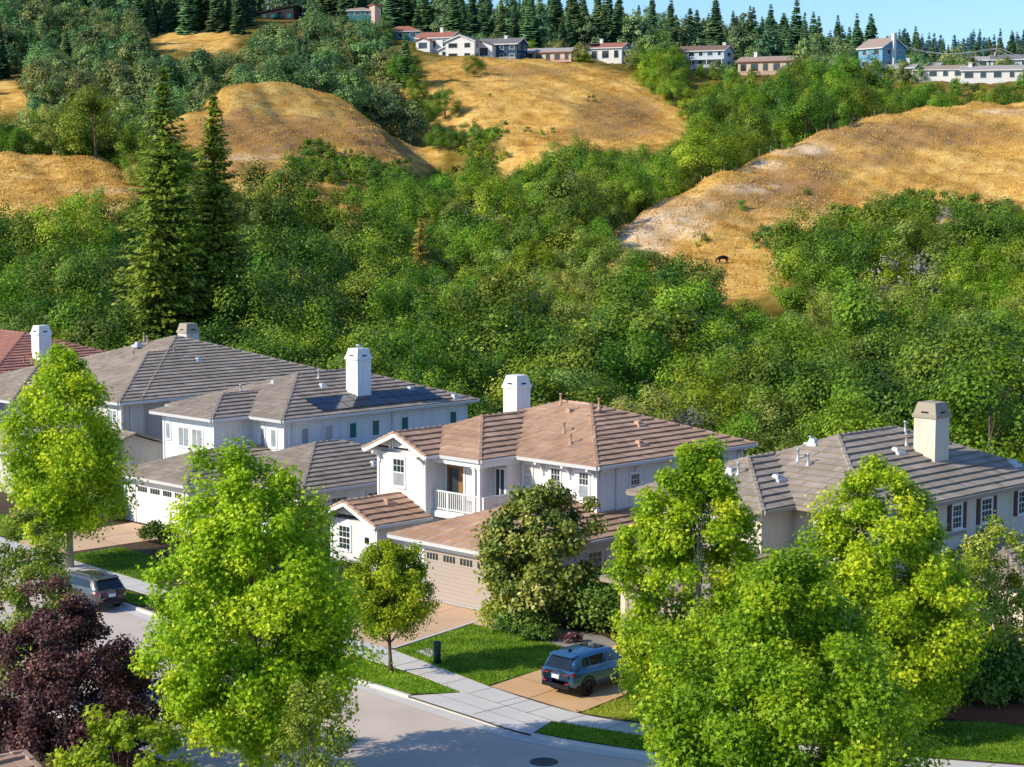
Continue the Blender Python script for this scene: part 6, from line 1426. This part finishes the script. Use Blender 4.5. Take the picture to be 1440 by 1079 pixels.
far_house('tan house with timber deck and long tan roof', 1082, 108, 612, 18, 9, 4.6, -24, 'cream', 'r_tan', 'gable', .34, wins=(5, 1), trimm='timber', deck=[.2], chim=(-4.5, 0, 7.6))
far_house('small white house glimpsed through dark trees right of the tan house', 1134, 108, 585, 6, 6, 2.8, -20, 'white', 'r_light', 'gable', .3, wins=(2, 1))
far_house('blue gabled house with tan roof and tall white chimney at the right', 1240, 100, 560, 9, 10, 6.4, -52, 'sky', 'r_tan', 'gable', .55, wins=(2, 2), storeys=2, chim=(5.2, -1.0, 10.2, -4.8))
far_house('low grey roofed house right below the blue gabled house', 1266, 110, 545, 9, 7, 2.6, -25, 'white', 'r_light', 'gable', .3, wins=(2, 1))
far_house('grey roofed white house with brick chimney beside the plum tree', 1292, 112, 548, 12, 8, 3.2, -22, 'white', 'r_light', 'gable', .3, wins=(3, 1), chim=(-2.5, -3, 5.6))
far_house('long low white house with tan roof in the middle of the far right row', 1332, 114, 540, 17, 8, 3.0, -20, 'white', 'r_tan', 'hip', .3, wins=(5, 1))
far_house('long low white house with brown roof at the right end of the row', 1404, 117, 530, 19, 8, 3.4, -18, 'white', 'r_light', 'gable', .3, wins=(5, 1), chim=(-7.5, -1, 5.4))
far_house('small white house behind the two power poles', 1370, 101, 580, 9, 7, 3.2, -20, 'white', 'r_light', 'gable', .3, wins=(3, 1))
far_house('dark roofed blue grey house at the right margin behind the long white house', 1424, 101, 575, 12, 8, 3.4, -20, 'paleblue', 'r_grey', 'gable', .36, wins=(3, 1))
# retaining wall below the crest houses
mb = MB(); p, q = at(606, 90, 618), at(660, 93, 612); mb.bar((p[0], p[1], p[2] - 1), (q[0], q[1], q[2] - 1), .5, 4.2); tag(mb.build('retaining_wall', FM['concrete']), 'pale concrete retaining wall below the crest houses', 'wall')
# power poles and lines
def pole(label, px, ptop, pbot, Y):
    x, y, z0 = at(px, pbot, Y); _, _, z1 = at(px, ptop, Y); r = empty('power_pole', label, 'power pole', (x, y, z0))
    mb = MB(); mb.tube([(0, 0, -3), (0, 0, z1 - z0)], [.22, .15], 8); mb.build('pole', fm('pole', (.33, .28, .23)), r); mb = MB(); mb.box(-1.2, 1.2, -.1, .1, z1 - z0 - 1.0, z1 - z0 - .75); mb.build('crossarm', fm('pole', None), r); mb = MB(); mb.lathe([(.3, z1 - z0 - 3.0), (.34, z1 - z0 - 2.9), (.34, z1 - z0 - 1.9), (.25, z1 - z0 - 1.8)], -.45, -.1, 10); mb.build('transformer', FM['r_light'], r)
    return (x, y, z1 - .8)
a = pole('taller power pole with a transformer above the far right houses', 1401, 64, 101, 545); b = pole('shorter power pole behind the far right houses', 1371, 75, 103, 600); c = pole('power pole beside the blue gabled house', 1256, 58, 78, 585)
for i, (p, q) in enumerate(((c, a), (a, at(1500, 76, 520)))):
    mb = MB(); n = 14
    for dx in (-1.0, 1.0):
        pts = [(p[0] + (q[0] - p[0]) * k / n + dx, p[1] + (q[1] - p[1]) * k / n, p[2] + (q[2] - p[2]) * k / n - 2.2 * math.sin(math.pi * k / n)) for k in range(n + 1)]; mb.tube(pts, .05, 4)
    tag(mb.build('power_line', M['metal']), ('power lines sagging between the blue gabled house and the taller pole', 'power lines running out of the right margin from the taller pole')[i], 'power line')
# fence posts along the left edge of the right hill
fp = MB(); fp.tube([(0, 0, -.4), (0, 0, 1.3)], [.06, .05], 6); fpm = fp.mesh('fence_post', fm('pole', None))
cr = [(960, 269, 295), (1010, 246, 310), (1060, 226, 325), (1100, 209, 340), (1150, 189, 357), (1200, 171, 372), (1260, 157, 390)]
for i in range(18):
    px = 985 + i * 16; Y = float(np.interp(px, [c[0] for c in cr], [c[2] for c in cr])) - 1.5; x = gx(px, Y); tag(link('fence_post', fpm, None, (x, Y, hz1(x, Y))), 'thin weathered fence post along the edge of the right golden hill', 'fence post', 'fence posts along the right golden hill')
# black cow grazing in the clearing
def cow(px, py, Y, rz):
    x, y, _ = at(px, py, Y); me = bpy.data.meshes.new('cow'); V = []; E_ = []; Rd = []
    def v(p, r): V.append(p); Rd.append(r); return len(V) - 1
    pel = v((-.75, 0, 1.05), .30); b1 = v((-.3, 0, 1.03), .37); b2 = v((.2, 0, 1.02), .36); sh = v((.62, 0, 1.06), .30); nk = v((.95, 0, .92), .17); nk2 = v((1.15, 0, .62), .14); hd = v((1.28, 0, .36), .12); mz = v((1.42, 0, .16), .08)
    E_ += [(pel, b1), (b1, b2), (b2, sh), (sh, nk), (nk, nk2), (nk2, hd), (hd, mz)]
    for s in (-1, 1):
        k = v((-.72, s * .20, .72), .16); hk = v((-.88, s * .21, .42), .075); f = v((-.80, s * .21, .0), .06); E_ += [(pel, k), (k, hk), (hk, f)]
        k = v((.60, s * .18, .70), .13); hk = v((.62, s * .18, .38), .075); f = v((.60, s * .18, .0), .06); E_ += [(sh, k), (k, hk), (hk, f)]
        e = v((1.18, s * .20, .50), .045); E_.append((hd, e))
    t1 = v((-1.05, 0, 1.0), .05); t2 = v((-1.12, 0, .5), .04); E_ += [(pel, t1), (t1, t2)]
    me.from_pydata(V, E_, []); o = bpy.data.objects.new('cow', me); COL.objects.link(o); m = o.modifiers.new('skin', 'SKIN')
    for i, r_ in enumerate(Rd): me.skin_vertices[0].data[i].radius = (r_, r_)
    me.skin_vertices[0].data[0].use_root = True; o.modifiers.new('sub', 'SUBSURF').render_levels = 1
    me.materials.append(mat('black_hide', (.016, .012, .010), .8, .3, 5)); o.location = (x, y, hz1(x, y)); o.rotation_euler = (0, 0, rz); o.scale = (.8, .8, .8); tag(o, 'black cow grazing in the golden clearing below the right hill', 'cow')
try: cow(1016, 378, 252, R(205))
except Exception as ex: print('COW', ex)

SC.cycles.max_bounces = 5; SC.cycles.diffuse_bounces = 2; SC.cycles.glossy_bounces = 2; SC.cycles.transmission_bounces = 2; SC.cycles.transparent_max_bounces = 2
